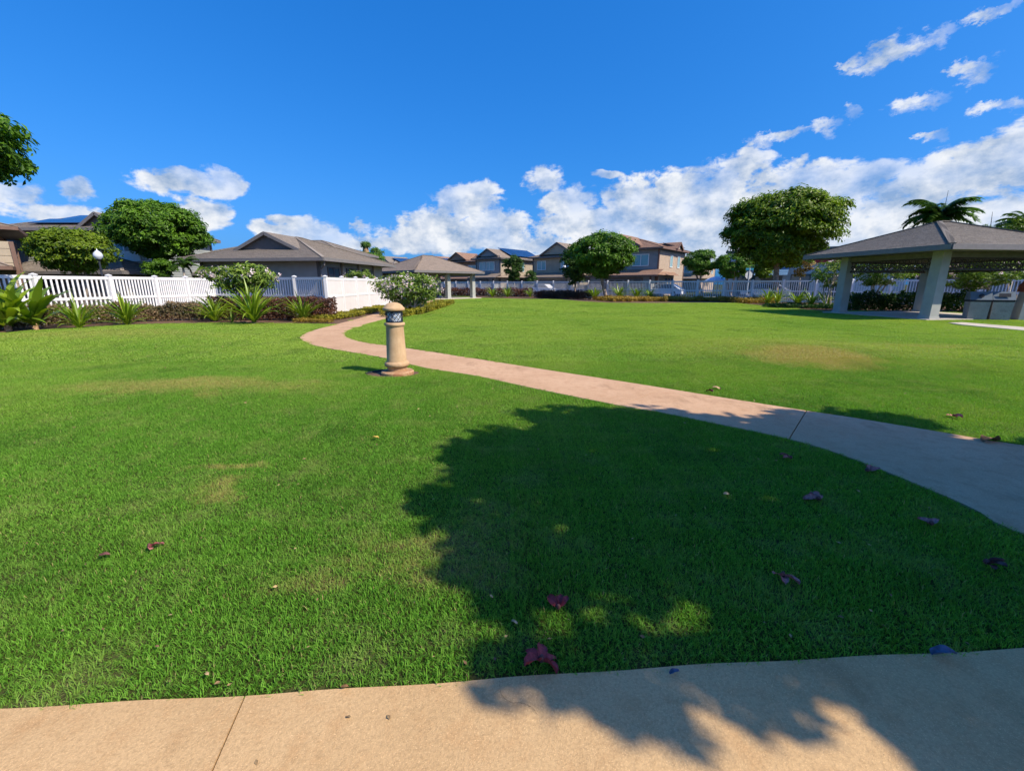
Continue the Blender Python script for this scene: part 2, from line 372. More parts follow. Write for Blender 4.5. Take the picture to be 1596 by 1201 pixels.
def shingle(name, a, b, c):
    n = NT(name); uv = n.uv()
    br = n.N.new('ShaderNodeTexBrick'); n.L.new(uv, br.inputs['Vector'])
    for k, v in (('Scale', 1.0), ('Mortar Size', 0.006), ('Mortar Smooth', 0.1), ('Bias', 0.0), ('Brick Width', 0.31), ('Row Height', 0.142)): br.inputs[k].default_value = v
    br.inputs['Color1'].default_value = (*a, 1); br.inputs['Color2'].default_value = (*b, 1); br.inputs['Mortar'].default_value = (*[x * 0.5 for x in a], 1)
    col = n.mix(n.ramp(n.noise(uv, 0.45, 3), 0.35, 0.7, 0, 0.7), br.outputs['Color'], c)
    col = n.mix(n.ramp(n.noise(uv, 14, 3, 0.7), 0.4, 0.7, 0, 0.6), col, tuple(x * 1.45 for x in b))
    return n.done(n.prin(col, 0.9, 0.15, 0, n.bump(n.noise(uv, 60, 2), 0.5, 0.01)))
shingle('shingle_grey', (0.165, 0.142, 0.118), (0.25, 0.215, 0.178), (0.195, 0.165, 0.137))
shingle('shingle_brown', (0.18, 0.142, 0.112), (0.265, 0.212, 0.165), (0.21, 0.168, 0.13))
shingle('shingle_red', (0.20, 0.12, 0.085), (0.29, 0.185, 0.13), (0.24, 0.15, 0.105))
shingle('shingle_dim', (0.15, 0.135, 0.115), (0.23, 0.205, 0.175), (0.18, 0.16, 0.135))

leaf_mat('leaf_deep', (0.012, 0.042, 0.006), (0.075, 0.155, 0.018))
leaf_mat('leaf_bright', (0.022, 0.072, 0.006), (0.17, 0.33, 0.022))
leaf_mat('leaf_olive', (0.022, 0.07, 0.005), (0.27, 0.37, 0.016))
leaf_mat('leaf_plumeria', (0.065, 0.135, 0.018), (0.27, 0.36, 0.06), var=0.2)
leaf_mat('leaf_strap', (0.065, 0.155, 0.010), (0.32, 0.43, 0.03), trans=(1.2, 1.3, 0.4), tf=0.3, rough=0.35, spec=0.5, var=0.15)
leaf_mat('leaf_red_hedge', (0.06, 0.028, 0.018), (0.26, 0.12, 0.065), trans=(1.5, 0.8, 0.6), tf=0.25)
leaf_mat('leaf_mixed_hedge', (0.075, 0.085, 0.03), (0.38, 0.235, 0.14), trans=(1.3, 0.9, 0.6), tf=0.25)
leaf_mat('leaf_cover', (0.13, 0.16, 0.012), (0.50, 0.42, 0.035), trans=(1.2, 1.1, 0.4), tf=0.25)
leaf_mat('leaf_cover_orange', (0.22, 0.17, 0.02), (0.52, 0.34, 0.06), trans=(1.2, 1.0, 0.4), tf=0.25)
leaf_mat('leaf_orange', (0.10, 0.10, 0.02), (0.40, 0.22, 0.06))
leaf_mat('flower_pale', (0.72, 0.52, 0.53), (0.86, 0.80, 0.76), trans=(1, 1, 1), var=0.0)
leaf_mat('frond', (0.05, 0.12, 0.02), (0.18, 0.30, 0.05), tf=0.45)

DRY = [(*G(285, 605), 1.9, 0.5, 0.95), (*G(150, 527), 3.2, 1.0, 0.45), (*G(1258, 560), 1.25, 1.15, 1.7), (*G(1430, 541), 1.5, 0.5, 0.6),
       (*G(352, 735), 0.34, 0.13, 0.9), (*G(322, 770), 0.20, 0.10, 0.75), (*G(700, 850), 0.42, 0.24, 0.5), (*G(520, 880), 0.3, 0.12, 0.4), (*G(1270, 545), 2.8, 1.7, 0.4)]
def grass_mat(name, blade):
    n = NT(name); p = n.pos(); pos2 = n.vec('MULTIPLY', p, (1.0, 1.0, 0.0))
    big = n.ramp(n.noise(pos2, 0.35, 4, 0.6), 0.35, 0.68); mid = n.noise(pos2, 2.6, 3, 0.65)
    if blade:
        t = n.attr()
        c = n.mix(t, (0.030, 0.12, 0.009), (0.215, 0.51, 0.05)); sy = n.N.new('ShaderNodeSeparateXYZ'); n.L.new(p, sy.inputs[0])
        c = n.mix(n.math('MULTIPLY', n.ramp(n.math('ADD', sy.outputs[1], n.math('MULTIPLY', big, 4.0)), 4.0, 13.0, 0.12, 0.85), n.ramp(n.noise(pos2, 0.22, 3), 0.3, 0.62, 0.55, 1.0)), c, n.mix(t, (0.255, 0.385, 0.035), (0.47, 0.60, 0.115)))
        c = n.mix(n.ramp(n.noise(pos2, 0.9, 4, 0.65), 0.48, 0.75, 0.0, 0.5), c, (0.045, 0.15, 0.018)); c = n.mix(n.ramp(t, 0.88, 0.92), c, (0.50, 0.40, 0.17))
    else:
        c = n.mix(n.noise(p, 30, 3), (0.018, 0.030, 0.006), (0.045, 0.055, 0.012)); c = n.mix(n.math('MULTIPLY', big, 0.4), c, (0.05, 0.06, 0.012))
    c = n.mix(n.ramp(mid, 0.46, 0.72, 0.0, 0.55), c, (0.29, 0.37, 0.09) if blade else (0.12, 0.11, 0.05))
    acc = None; wn = n.N.new('ShaderNodeTexNoise'); n.L.new(pos2, wn.inputs['Vector']); wn.inputs['Scale'].default_value = 1.6; wn.inputs['Detail'].default_value = 4
    wp2 = n.vec('MULTIPLY_ADD', n.vec('SUBTRACT', wn.outputs['Color'], (0.5, 0.5, 0.5)), (1.1, 1.1, 0.0), pos2)
    for (x, y, rx, ry, s) in DRY:
        q = n.vec('MULTIPLY_ADD', wp2, (1 / rx, 1 / ry, 0.0), (-x / rx, -y / ry, 0.0))
        v = n.math('MULTIPLY', n.math('SUBTRACT', 1.25, n.vec('DOT_PRODUCT', q, q)), s)
        acc = v if acc is None else n.math('MAXIMUM', acc, v)
    dry = n.ramp(n.math('ADD', acc, n.math('MULTIPLY', n.math('SUBTRACT', n.noise(pos2, 8, 6, 0.78), 0.5), 3.4)), -0.5, 1.9, 0.0, 0.85)
    if blade: dry = n.math('MULTIPLY', dry, n.ramp(n.attr(), 0.0, 0.9, 1.1, 0.55))
    c = n.mix(dry, c, (0.55, 0.40, 0.16) if blade else (0.25, 0.17, 0.08))
    if not blade: return n.done(n.prin(c, 0.95, 0.05, 0, n.bump(n.noise(p, 45, 3), 0.8, 0.03)))
    pr = n.prin(c, 0.55, 0.10); tr = n.N.new('ShaderNodeBsdfTranslucent'); n.L.new(n.mix(1.0, c, (1.25, 1.3, 0.45), 'MULTIPLY'), tr.inputs[0])
    ms = n.N.new('ShaderNodeMixShader'); ms.inputs[0].default_value = 0.38; n.L.new(pr, ms.inputs[1]); n.L.new(tr.outputs[0], ms.inputs[2])
    return n.done(ms.outputs[0])
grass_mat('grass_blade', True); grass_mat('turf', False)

# ------------------------------------------------------------------ ground, paths, beds
A = math.radians
FC = Vector((-8.45, 19.9)); FE = Vector((-15.9, 23.4)); FN = Vector((-17.5, 16.1)); FN2 = Vector((-17.95, 14.05))
def far_fence(i): return Vector((60 * (-0.1275 + 0.0295 * i), 60 * (1 - 0.02327 * i)))
FD = Vector((0.785, -0.619)); FNRM = Vector((0.619, 0.785)); HROT = -math.atan2(0.619, 0.785)

def ground_sheet():
    xs = np.unique(np.r_[np.linspace(-4000, -60, 14), np.linspace(-60, -22, 14), np.arange(-22, 30, 0.5), np.linspace(30, 70, 14), np.linspace(70, 4000, 14)])
    ys = np.unique(np.r_[np.linspace(-600, -4, 10), np.arange(-4, 50, 0.5), np.linspace(50, 120, 16), np.linspace(120, 6000, 14)])
    X, Y = np.meshgrid(xs, ys); v = np.c_[X.ravel(), Y.ravel(), terr(X, Y).ravel()]
    nx = len(xs); i = np.arange(len(ys) - 1)[:, None] * nx + np.arange(nx - 1)[None]; i = i.ravel()
    o = link('ground', np_mesh('ground', v, np.c_[i, i + 1, i + nx + 1, i + nx], smooth=True), None, MAT['turf']); tag(o, kind='structure')
ground_sheet()

def sheet(name, poly, mat, dz, step=None, parent=None):
    """flat sheet that follows the ground, cut from a polygon"""
    import bmesh
    bm = bmesh.new(); vs = [bm.verts.new((x, y, 0)) for x, y in poly]; bm.faces.new(vs); bmesh.ops.triangulate(bm, faces=bm.faces[:])
    for _ in range(step or 0): bmesh.ops.subdivide_edges(bm, edges=[e for e in bm.edges if e.calc_length() > 1.0], cuts=1, use_grid_fill=False); bmesh.ops.triangulate(bm, faces=bm.faces[:])
    for v in bm.verts: v.co.z = tz(v.co.x, v.co.y) + dz
    bmesh.ops.recalc_face_normals(bm, faces=bm.faces[:])
    me = bpy.data.meshes.new(name); bm.to_mesh(me); bm.free()
    if len(me.polygons) and me.polygons[0].normal.z < 0: me.flip_normals()
    me.materials.append(mat); return link(name, me, parent)

PL = [(5.3, 0.55), (4.2, 1.3), (3.6, 1.8)] + [G(*q) for q in [(1596, 833), (1516, 793), (1433, 757), (1333, 717), (1237, 687), (1100, 658), (1027, 643), (967, 633), (813, 601), (740, 585), (662, 573), (602, 559), (534, 547), (496, 540), (478, 534), (468, 527), (478, 520), (496, 514), (525, 506), (553, 498), (583, 490), (610, 484.5), (632, 479), (660, 471.5), (682, 467.5)]]
PU = [(8.2, 1.5), (6.5, 2.5)] + [G(*q) for q in [(1596, 695), (1530, 684), (1460, 671), (1260, 642), (1100, 617), (997, 600), (860, 578), (740, 559), (631, 543), (602, 539), (572, 535), (545, 528), (537, 521), (545, 514), (562, 509), (583, 502), (612, 494.5), (640, 486), (655, 479), (676, 471.5), (694, 467.5)]]
NS = 420
RL = resample(PL, NS); RU = resample(PU, NS)
def pair_up(Lp, Up):   # march both edges together so cross sections stay square to the path
    out = []; j = 0
    for i in range(len(Lp)):
        k = range(max(j - 2, 0), min(j + 10, len(Up))); d = [np.hypot(*(Up[q] - Lp[i])) + abs(q - i) * 0.004 for q in k]
        j = max(j, list(k)[int(np.argmin(d))]); out.append(j)
    return out
PJ = pair_up(RL, RU)
RU2 = np.array([RU[j] for j in PJ])
ker = np.ones(9) / 9
for c in (0, 1): RU2[:, c] = np.convolve(np.pad(RU2[:, c], 4, mode='edge'), ker, 'valid')
PATH_POLY = [tuple(p) for p in RL] + [tuple(p) for p in RU2[::-1]]
def slab_strip(i0, i1, parent, mat, dz, g0, g1, cells=6):
    Lp = RL[i0:i1 + 1].copy(); Up = RU2[i0:i1 + 1].copy()
    for P in (Lp, Up):
        a = P[1] - P[0]; P[0] += a / np.hypot(*a) * g0; a = P[-2] - P[-1]; P[-1] += a / np.hypot(*a) * g1
    n = len(Lp); T = np.linspace(0, 1, cells + 1); v = []
    for i in range(n):
        for t in T:
            q = Lp[i] * (1 - t) + Up[i] * t; v.append((q[0], q[1], tz(*q) + dz - 0.004 * (2 * abs(t - 0.5)) ** 8))
    f = []; w = cells + 1
    for i in range(n - 1):
        for k in range(cells): f.append((i * w + k, i * w + k + 1, (i + 1) * w + k + 1, (i + 1) * w + k))
    base = len(v); ring = [i * w for i in range(n)] + [(n - 1) * w + k for k in range(1, w)] + [i * w + w - 1 for i in range(n - 2, -1, -1)] + [k for k in range(w - 2, 0, -1)]
    v += [(v[r][0], v[r][1], v[r][2] - 0.07) for r in ring]
    for a in range(len(ring)):
        b = (a + 1) % len(ring); f.append((ring[a], ring[b], base + b, base + a))
    me = np_mesh('slab', v, f)
    if me.polygons[0].normal.z < 0: me.flip_normals()
    return link('slab', me, parent, mat)
wp = empty('winding_path'); tag(wp, kind='structure')
jo = int(np.argmin([np.hypot(*(RL[i] - np.array(G(1237, 687)))) for i in range(NS)]))
jo2 = int(np.argmin([np.hypot(*(RL[i] - np.array(G(967, 634)))) for i in range(NS)]))
cuts = [0, jo, jo2]
dl = np.r_[0, np.cumsum(np.hypot(*(RL[1:] - RL[:-1]).T))]
while dl[-1] - dl[cuts[-1]] > 4.5: cuts.append(int(np.searchsorted(dl, dl[cuts[-1]] + 3.1)))
cuts.append(NS - 1)
for a, b in zip(cuts[:-1], cuts[1:]):
    slab_strip(a, b, wp, MAT['path_concrete_pink'], 0.016, 0.005 if a == jo else 0.0025, 0.005 if b == jo else 0.0025)
# near walk
def near_edge(x): return 1.305 + 0.0625 * x + 0.004 * np.sin(2.3 * x) + 0.003 * np.sin(9 * x + 1)
nw = empty('near_walk'); tag(nw, kind='structure')
def near_slab(x0, x1):
    xs = np.linspace(x0, x1, max(8, int((x1 - x0) * 16))); v = []; f = []
    T = np.linspace(0, 1, 9)
    for x in xs:
        for t in T:
            y = near_edge(x) * (1 - t) + (-1.2) * t; xx = x + (0.2 * t * 2.5 if False else -0.21 * (y - 1.24)); v.append((xx, y, 0.02 + tz(xx, y) - (0.006 if t == 0 else 0)))
    w = 9
    for i in range(len(xs) - 1):
        for k in range(8): f.append((i * w + k, i * w + k + 1, (i + 1) * w + k + 1, (i + 1) * w + k))
    base = len(v); n = len(xs)
    ring = [i * w for i in range(n)] + [(n - 1) * w + k for k in range(1, w)] + [i * w + w - 1 for i in range(n - 2, -1, -1)] + [k for k in range(w - 2, 0, -1)]
    v += [(v[r][0], v[r][1], v[r][2] - 0.08) for r in ring]
    for a in range(len(ring)):
        b = (a + 1) % len(ring); f.append((ring[a], ring[b], base + b, base + a))
    me = np_mesh('slab', v, f)
    if me.polygons[0].normal.z < 0: me.flip_normals()
    link('slab', me, nw, MAT['path_concrete'])
def crack(pts):
    m = MB(); r = random.Random(4); P = resample(pts, 60); P = [(x + r.uniform(-0.002, 0.002), y + r.uniform(-0.002, 0.002), 0.0202 + tz(x, y)) for x, y in P]
    m.tube(P, [0.0006 * r.uniform(0.2, 1.0) for _ in P], 4); m.build('crack', MAT['tyre'], nw)
near_slab(-4.2, -0.9655); near_slab(-0.9595, 2.6); near_slab(2.606, 7.0)
crack([(-0.045, 1.29), (-0.04, 1.235), (-0.005, 1.205), (0.03, 1.20), (0.07, 1.185), (0.085, 1.16)])

left_edge = [G(*q) for q in [(-70, 530), (0, 521), (60, 516), (150, 510.5), (250, 505.5), (350, 503), (450, 504.5), (500, 505.5), (523, 506.5)]]
pl_bed = [G(*q) for q in [(525, 505.6), (553, 497.7), (583, 489.7), (610, 484.2), (632, 478.7), (655, 473)]]
LEFT_BED = left_edge + pl_bed + [(-8.4, 36), tuple(FC), tuple(FE), tuple(FN), tuple(FN2), (-21, 11)]
MID_BED = [G(*q) for q in [(603, 498), (640, 493), (665, 487.5), (690, 480), (702, 474), (692, 471), (676, 472), (656, 479), (641, 486), (613, 494.6)]]
far_edge = [G(*q) for q in [(742, 463.8), (790, 465.5), (840, 467.5), (900, 471.5), (950, 473.5), (1050, 472.5), (1150, 472), (1185, 476), (1250, 482), (1300, 487)]]
FAR_BED = far_edge + [(16.3, 23.6), (19.6, 24.4), (23.5, 23.2), (24.5, 19.0), (34, 18)] + [tuple(far_fence(i)) for i in (24, 20, 16, 12, 8, 4, 1)]
for nm, P in (('planting_bed', LEFT_BED), ('planting_bed', MID_BED), ('planting_bed', FAR_BED)):
    tag(sheet(nm, P, MAT['mulch'], 0.006, 5), kind='structure')
BOL = (-1.9, 6.95)
SOIL = [(BOL[0] - 0.10 + 0.44 * math.cos(t) * (1 + 0.08 * math.sin(3 * t)), BOL[1] + 0.02 + 0.30 * math.sin(t) * (1 + 0.1 * math.sin(2 * t + 1))) for t in np.linspace(0, 2 * math.pi, 28)[:-1]]
tag(sheet('bare_soil', SOIL, MAT['mulch'], 0.006), kind='structure')

# right pavilion plan
PA = Vector(G(1308, 488)); PB = Vector(G(1446, 498.3)); dn = (PB - PA).normalized()
ux = Vector((-dn.y, dn.x)); PC = PA + ux * 4.8; PD = PB + (PC - PA)
pv_c = (PA + PD) / 2; pv_rot = math.atan2(ux.y, ux.x); pv_w = (PC - PA).length / 2; pv_d = (PB - PA).length / 2
def pv(x, y):
    c, s = math.cos(pv_rot), math.sin(pv_rot); return (pv_c.x + c * x - s * y, pv_c.y + s * x + c * y)
PV_SLAB = [pv(-pv_w - 0.5, -pv_d - 0.35), pv(pv_w + 0.6, -pv_d - 0.35), pv(pv_w + 0.6, pv_d + 0.5), pv(-pv_w - 0.5, pv_d + 0.5)]
PV_WALK = [G(1478, 504.0), G(1500, 503.4), G(1600, 511.5), G(1680, 517), G(1680, 523), G(1596, 516.2), G(1500, 507.2)]
# central pavilion plan
CN = Vector((-8.84, 40.0)); cu = Vector((0.675, 0.738)).normalized(); cv = Vector((-0.738, 0.675)).normalized(); CLU, CLV = 8.8, 7.6
cp_slab = [CN + cu * a + cv * b for a, b in ((0.2, 0.3), (8.6, 0.3), (8.6, 7.3), (0.2, 7.3))]
CP_SLAB = [tuple(p) for p in cp_slab]
def slab(name, P, mat, z, parent=None):
    m = MB(); n = len(P); m.v = [(x, y, z) for x, y in P] + [(x, y, -0.1) for x, y in P]
    m.f = [tuple(range(n))] + [(i, n + i, n + (i + 1) % n, (i + 1) % n) for i in range(n)]
    me = m.mesh(name, mat)
    if me.polygons[0].normal.z < 0: me.flip_normals()
    return tag(link(name, me, parent), kind='structure')
slab('pavilion_floor', PV_SLAB, MAT['slab_concrete'], 0.05)
slab('pavilion_walk', PV_WALK, MAT['slab_concrete'], 0.035)
slab('shelter_floor', CP_SLAB, MAT['slab_concrete'], 0.08)
# street beyond the far fence
def strip(name, o0, o1, mat, z):
    a, b = far_fence(-40), far_fence(70); P = [a + FNRM * o0, b + FNRM * o0, b + FNRM * o1, a + FNRM * o1]
    return slab(name, [tuple(p) for p in P], mat, z)
strip('sidewalk', 1.2, 2.6, MAT['slab_concrete'], 0.09); strip('street', 2.75, 9.6, MAT['asphalt'], 0.02)
strip('sidewalk', 9.75, 11.0, MAT['slab_concrete'], 0.09)
strip('kerb', 2.603, 2.747, MAT['aggregate'], 0.10); strip('kerb', 9.603, 9.747, MAT['aggregate'], 0.10)

# ------------------------------------------------------------------ lawn
PARK = [(-26, 0.6), (34, 0.6), (40, 24), tuple(far_fence(20)), tuple(far_fence(0)), (-8.5, 52), tuple(FC), tuple(FE), tuple(FN), (-26, 12)]
def lawn_mask(x, y):
    m = inpoly(PARK, x, y) & (y > near_edge(x) + 0.004)
    for P in (PATH_POLY, LEFT_BED, MID_BED, FAR_BED, SOIL, PV_SLAB, PV_WALK, CP_SLAB): m &= ~inpoly(P, x, y)
    return m
def patch_mesh(name, size, nb, wid, hmin, hmax, seed, spill=0.01):
    r = np.random.default_rng(seed); x = r.uniform(-size / 2 - spill, size / 2 + spill, nb); y = r.uniform(-size / 2 - spill, size / 2 + spill, nb)
    th = r.uniform(0, 2 * np.pi, nb); h = r.uniform(hmin, hmax, nb) * (0.75 + 0.5 * r.random(nb)); w = wid * r.uniform(0.7, 1.3, nb)
    lean = r.uniform(0.3, 1.3, nb) if size < 0.5 and size != 0.16 and size != 0.32 else r.uniform(0.7, 1.5, nb); d = np.c_[np.cos(th), np.sin(th)]; s = np.c_[-np.sin(th), np.cos(th)]
    tw = r.uniform(-0.9, 0.9, nb); s = np.c_[s[:, 0] * np.cos(tw) - s[:, 1] * np.sin(tw), s[:, 0] * np.sin(tw) + s[:, 1] * np.cos(tw)]
    p0 = np.c_[x, y, np.full(nb, -0.004)]
    l1 = lean * 0.5; p1 = p0 + np.c_[d * (h * 0.55 * np.sin(l1))[:, None], h * 0.55 * np.cos(l1)]
    p2 = p1 + np.c_[d * (h * 0.55 * np.sin(lean * 1.25))[:, None], h * 0.55 * np.cos(lean * 1.25)]
    S3 = np.c_[s, np.zeros(nb)] * (w / 2)[:, None]
    v = np.stack([p0 - S3 * 0.8, p0 + S3 * 0.8, p1 - S3, p1 + S3, p2], 1).reshape(-1, 3)
    b = np.arange(nb)[:, None] * 5
    f = np.concatenate([b + [0, 1, 3], b + [0, 3, 2], b + [2, 3, 4]], 1).reshape(-1, 3)
    t = np.repeat(np.clip(r.beta(2.4, 2.4, nb), 0, 1), 3)
    me = np_mesh(name, v, f, t); me.materials.append(MAT['grass_blade']); return me
SRC = []
def src(*a):
    o = bpy.data.objects.new('grass_tuft', patch_mesh('grass_tuft', *a)); SRC.append(o); return len(SRC) - 1
near_i = [src(0.4, 4200, 0.0030, 0.018, 0.034, s) for s in (1, 2, 3, 4, 5)]
near_t = [src(0.04, 42, 0.0030, 0.018, 0.034, s, 0.005) for s in (11, 12, 13)]
mid_i = [src(0.8, 5200, 0.0075, 0.03, 0.048, s) for s in (21, 22, 23)]; mid_t = [src(0.16, 205, 0.0075, 0.03, 0.046, s, 0.004) for s in (24, 25)]
far_i = [src(1.6, 6000, 0.018, 0.035, 0.05, s) for s in (31, 32, 33)]; far_t = [src(0.32, 240, 0.018, 0.035, 0.048, s, 0.0) for s in (34, 35)]
def grass():
    r = np.random.default_rng(3); P = []; R = []; Sx = []; I = []
    def add(cx, cy, sz, ids):
        n = len(cx); z = terr(cx, cy); e = 0.1; gx = (terr(cx + e, cy) - terr(cx - e, cy)) / (2 * e); gy = (terr(cx, cy + e) - terr(cx, cy - e)) / (2 * e)
        rz = r.integers(0, 4, n) * (np.pi / 2); tx, ty = np.arctan(gy), -np.arctan(gx); c, s = np.cos(rz), np.sin(rz)
        P.append(np.c_[cx, cy, z]); R.append(np.c_[tx * c + ty * s, -tx * s + ty * c, rz]); I.append(np.array(ids)[r.integers(0, len(ids), n)])
        Sx.append(np.c_[np.ones(n), np.ones(n), r.uniform(0.8, 1.2, n)])
    for y0, y1, sz, ids, tids in ((0.8, 8.0, 0.4, near_i, near_t), (8.0, 20.0, 0.8, mid_i, mid_t), (20.0, 52.0, 1.6, far_i, far_t)):
        ys = np.arange(y0 + sz / 2, y1, sz); xs = np.arange(-40 * 0.8 + sz / 2, 40 * 0.8, sz)
        X, Y = np.meshgrid(xs, ys); X = X.ravel(); Y = Y.ravel(); k = np.abs(X) < 1.32 * (Y + sz) + 1.2; X, Y = X[k], Y[k]
        o = (np.arange(7) - 3) / 6 * sz
        cnt = sum(lawn_mask(X + a, Y + b).astype(int) for a in o for b in o)
        full = cnt == 49; add(X[full], Y[full], sz, ids)
        part = (cnt > 0) & ~full; kk = 10 if sz == 0.4 else 5; o5 = (np.arange(kk) - (kk - 1) / 2) / kk * sz
        TX = np.concatenate([X[part] + a for a in o5 for b in o5]); TY = np.concatenate([Y[part] + b for a in o5 for b in o5])
        TX = TX + r.uniform(-0.1, 0.1, len(TX)) * sz / 5; TY = TY + r.uniform(-0.1, 0.1, len(TX)) * sz / 5
        m = lawn_mask(TX, TY)
        add(TX[m], TY[m], sz / 5, tids)
    P = np.concatenate(P); R = np.concatenate(R); I = np.concatenate(I).astype(np.int32); Sx = np.concatenate(Sx)
    me = bpy.data.meshes.new('lawn_grass'); me.vertices.add(len(P)); me.vertices.foreach_set('co', P.astype(np.float32).ravel())
    a = me.attributes.new('rot', 'FLOAT_VECTOR', 'POINT'); a.data.foreach_set('vector', R.astype(np.float32).ravel())
    a = me.attributes.new('scl', 'FLOAT_VECTOR', 'POINT'); a.data.foreach_set('vector', Sx.astype(np.float32).ravel())
    a = me.attributes.new('idx', 'INT', 'POINT'); a.data.foreach_set('value', I)
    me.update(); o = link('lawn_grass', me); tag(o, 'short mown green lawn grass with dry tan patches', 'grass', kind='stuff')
    ng = bpy.data.node_groups.new('lawn_instancing', 'GeometryNodeTree')
    ng.interface.new_socket('Geometry', in_out='INPUT', socket_type='NodeSocketGeometry'); ng.interface.new_socket('Geometry', in_out='OUTPUT', socket_type='NodeSocketGeometry')
    N, L = ng.nodes, ng.links; gi = N.new('NodeGroupInput'); go = N.new('NodeGroupOutput'); last = None; jn = N.new('GeometryNodeJoinGeometry')
    def named(nm, t):
        q = N.new('GeometryNodeInputNamedAttribute'); q.data_type = t; q.inputs['Name'].default_value = nm; return q.outputs['Attribute']
    er = N.new('FunctionNodeEulerToRotation'); L.new(named('rot', 'FLOAT_VECTOR'), er.inputs[0]); idx = named('idx', 'INT'); scl = named('scl', 'FLOAT_VECTOR')
    for k, so in enumerate(SRC):
        if not (I == k).any(): continue
        oi = N.new('GeometryNodeObjectInfo'); oi.inputs['Object'].default_value = so; oi.inputs['As Instance'].default_value = True
        cmp = N.new('FunctionNodeCompare'); cmp.data_type = 'INT'; cmp.operation = 'EQUAL'; L.new(idx, cmp.inputs[2]); cmp.inputs[3].default_value = k
        ip = N.new('GeometryNodeInstanceOnPoints'); L.new(gi.outputs[0], ip.inputs['Points']); L.new(cmp.outputs[0], ip.inputs['Selection'])
        L.new(oi.outputs['Geometry'], ip.inputs['Instance']); L.new(er.outputs[0], ip.inputs['Rotation']); L.new(scl, ip.inputs['Scale'])
        L.new(ip.outputs[0], jn.inputs[0])
    L.new(jn.outputs[0], go.inputs[0])
    md = o.modifiers.new('lawn', 'NODES'); md.node_group = ng
    print('grass instances', len(P))
grass()

# ------------------------------------------------------------------ builders: roofs, walls, windows
def roof_plane(m, e0, e1, r1, r0, row=0.28, lift=0.018):
    """courses of shingles from the eave e0-e1 up to r0-r1, each course lapping the one below"""
    e0, e1, r1, r0 = map(Vector, (e0, e1, r1, r0)); ln = ((r0 + r1) / 2 - (e0 + e1) / 2).length; nr = max(2, int(ln / row))
    nrm = (e1 - e0).cross(r0 - e0)
    if nrm.length < 1e-6: nrm = (e1 - e0).cross(r1 - e0)
    nrm.normalize()
    if nrm.z < 0: nrm = -nrm
    du = (e1 - e0).normalized(); dv = nrm.cross(du)
    uv = lambda p: ((p - e0).dot(du), abs((p - e0).dot(dv)))
    prev = None
    for k in range(nr):
        a, b = k / nr, (k + 1) / nr
        p0 = e0.lerp(r0, a) + nrm * lift; p1 = e1.lerp(r1, a) + nrm * lift; q1 = e1.lerp(r1, b); q0 = e0.lerp(r0, b)
        pts = [p0, p1, q1, q0] if (q1 - q0).length > 1e-4 else [p0, p1, q1]
        m.face(pts, [uv(p) for p in pts])
        b0 = p0 - nrm * lift * 1.02; b1 = p1 - nrm * lift * 1.02
        m.face([b0, b1, p1, p0], [uv(p) for p in (b0, b1, p1, p0)])
def hip_roof(root, x0, x1, y0, y1, ze, rise, mat='shingle_grey', over=0.6, inset=None, trim='gutter', soffit='trim_dark', row=0.28):
    X0, X1, Y0, Y1 = x0 - over, x1 + over, y0 - over, y1 + over; w, d = X1 - X0, Y1 - Y0
    if inset is None: inset = min(w, d) / 2
    zr = ze + rise
    if w >= d: ra, rb = (X0 + inset, (Y0 + Y1) / 2, zr), (X1 - inset, (Y0 + Y1) / 2, zr)
    else: ra, rb = ((X0 + X1) / 2, Y0 + inset, zr), ((X0 + X1) / 2, Y1 - inset, zr)
    A_, B_, C_, D_ = (X0, Y0, ze), (X1, Y0, ze), (X1, Y1, ze), (X0, Y1, ze)
    m = MB()
    if w >= d: F = ((A_, B_, rb, ra), (B_, C_, rb, rb), (C_, D_, ra, rb), (D_, A_, ra, ra))
    else: F = ((A_, B_, ra, ra), (B_, C_, rb, ra), (C_, D_, rb, rb), (D_, A_, ra, rb))
    for f in F: roof_plane(m, *f, row=row)
    r = m.build('roof', MAT[mat], root)
    g = MB()      # fascia / gutter round the eave and ridge caps
    for p, q in ((A_, B_), (B_, C_), (C_, D_), (D_, A_)):
        g.beam(Vector(p) - Vector((0, 0, 0.09)), Vector(q) - Vector((0, 0, 0.09)), 0.09, 0.20)
    g.build('fascia', MAT[trim], r)
    c = MB(); pts = [(A_, ra), (B_, rb if w >= d else ra), (C_, rb), (D_, ra if w >= d else rb)]
    if (Vector(ra) - Vector(rb)).length > 0.05: pts.append((ra, rb))
    for p, q in pts: c.beam(Vector(p) + Vector((0, 0, 0.03)), Vector(q) + Vector((0, 0, 0.025)), 0.2, 0.03)
    c.uv = {i: [(0.1 * k, 0.07 * i) for k in range(4)] for i in range(len(c.f))}
    c.build('ridge_cap', MAT[mat], r)
    s = MB().box(X0 + 0.05, X1 - 0.05, Y0 + 0.05, Y1 - 0.05, ze - 0.16, ze - 0.12); s.build('soffit', MAT[soffit], r)
    return r
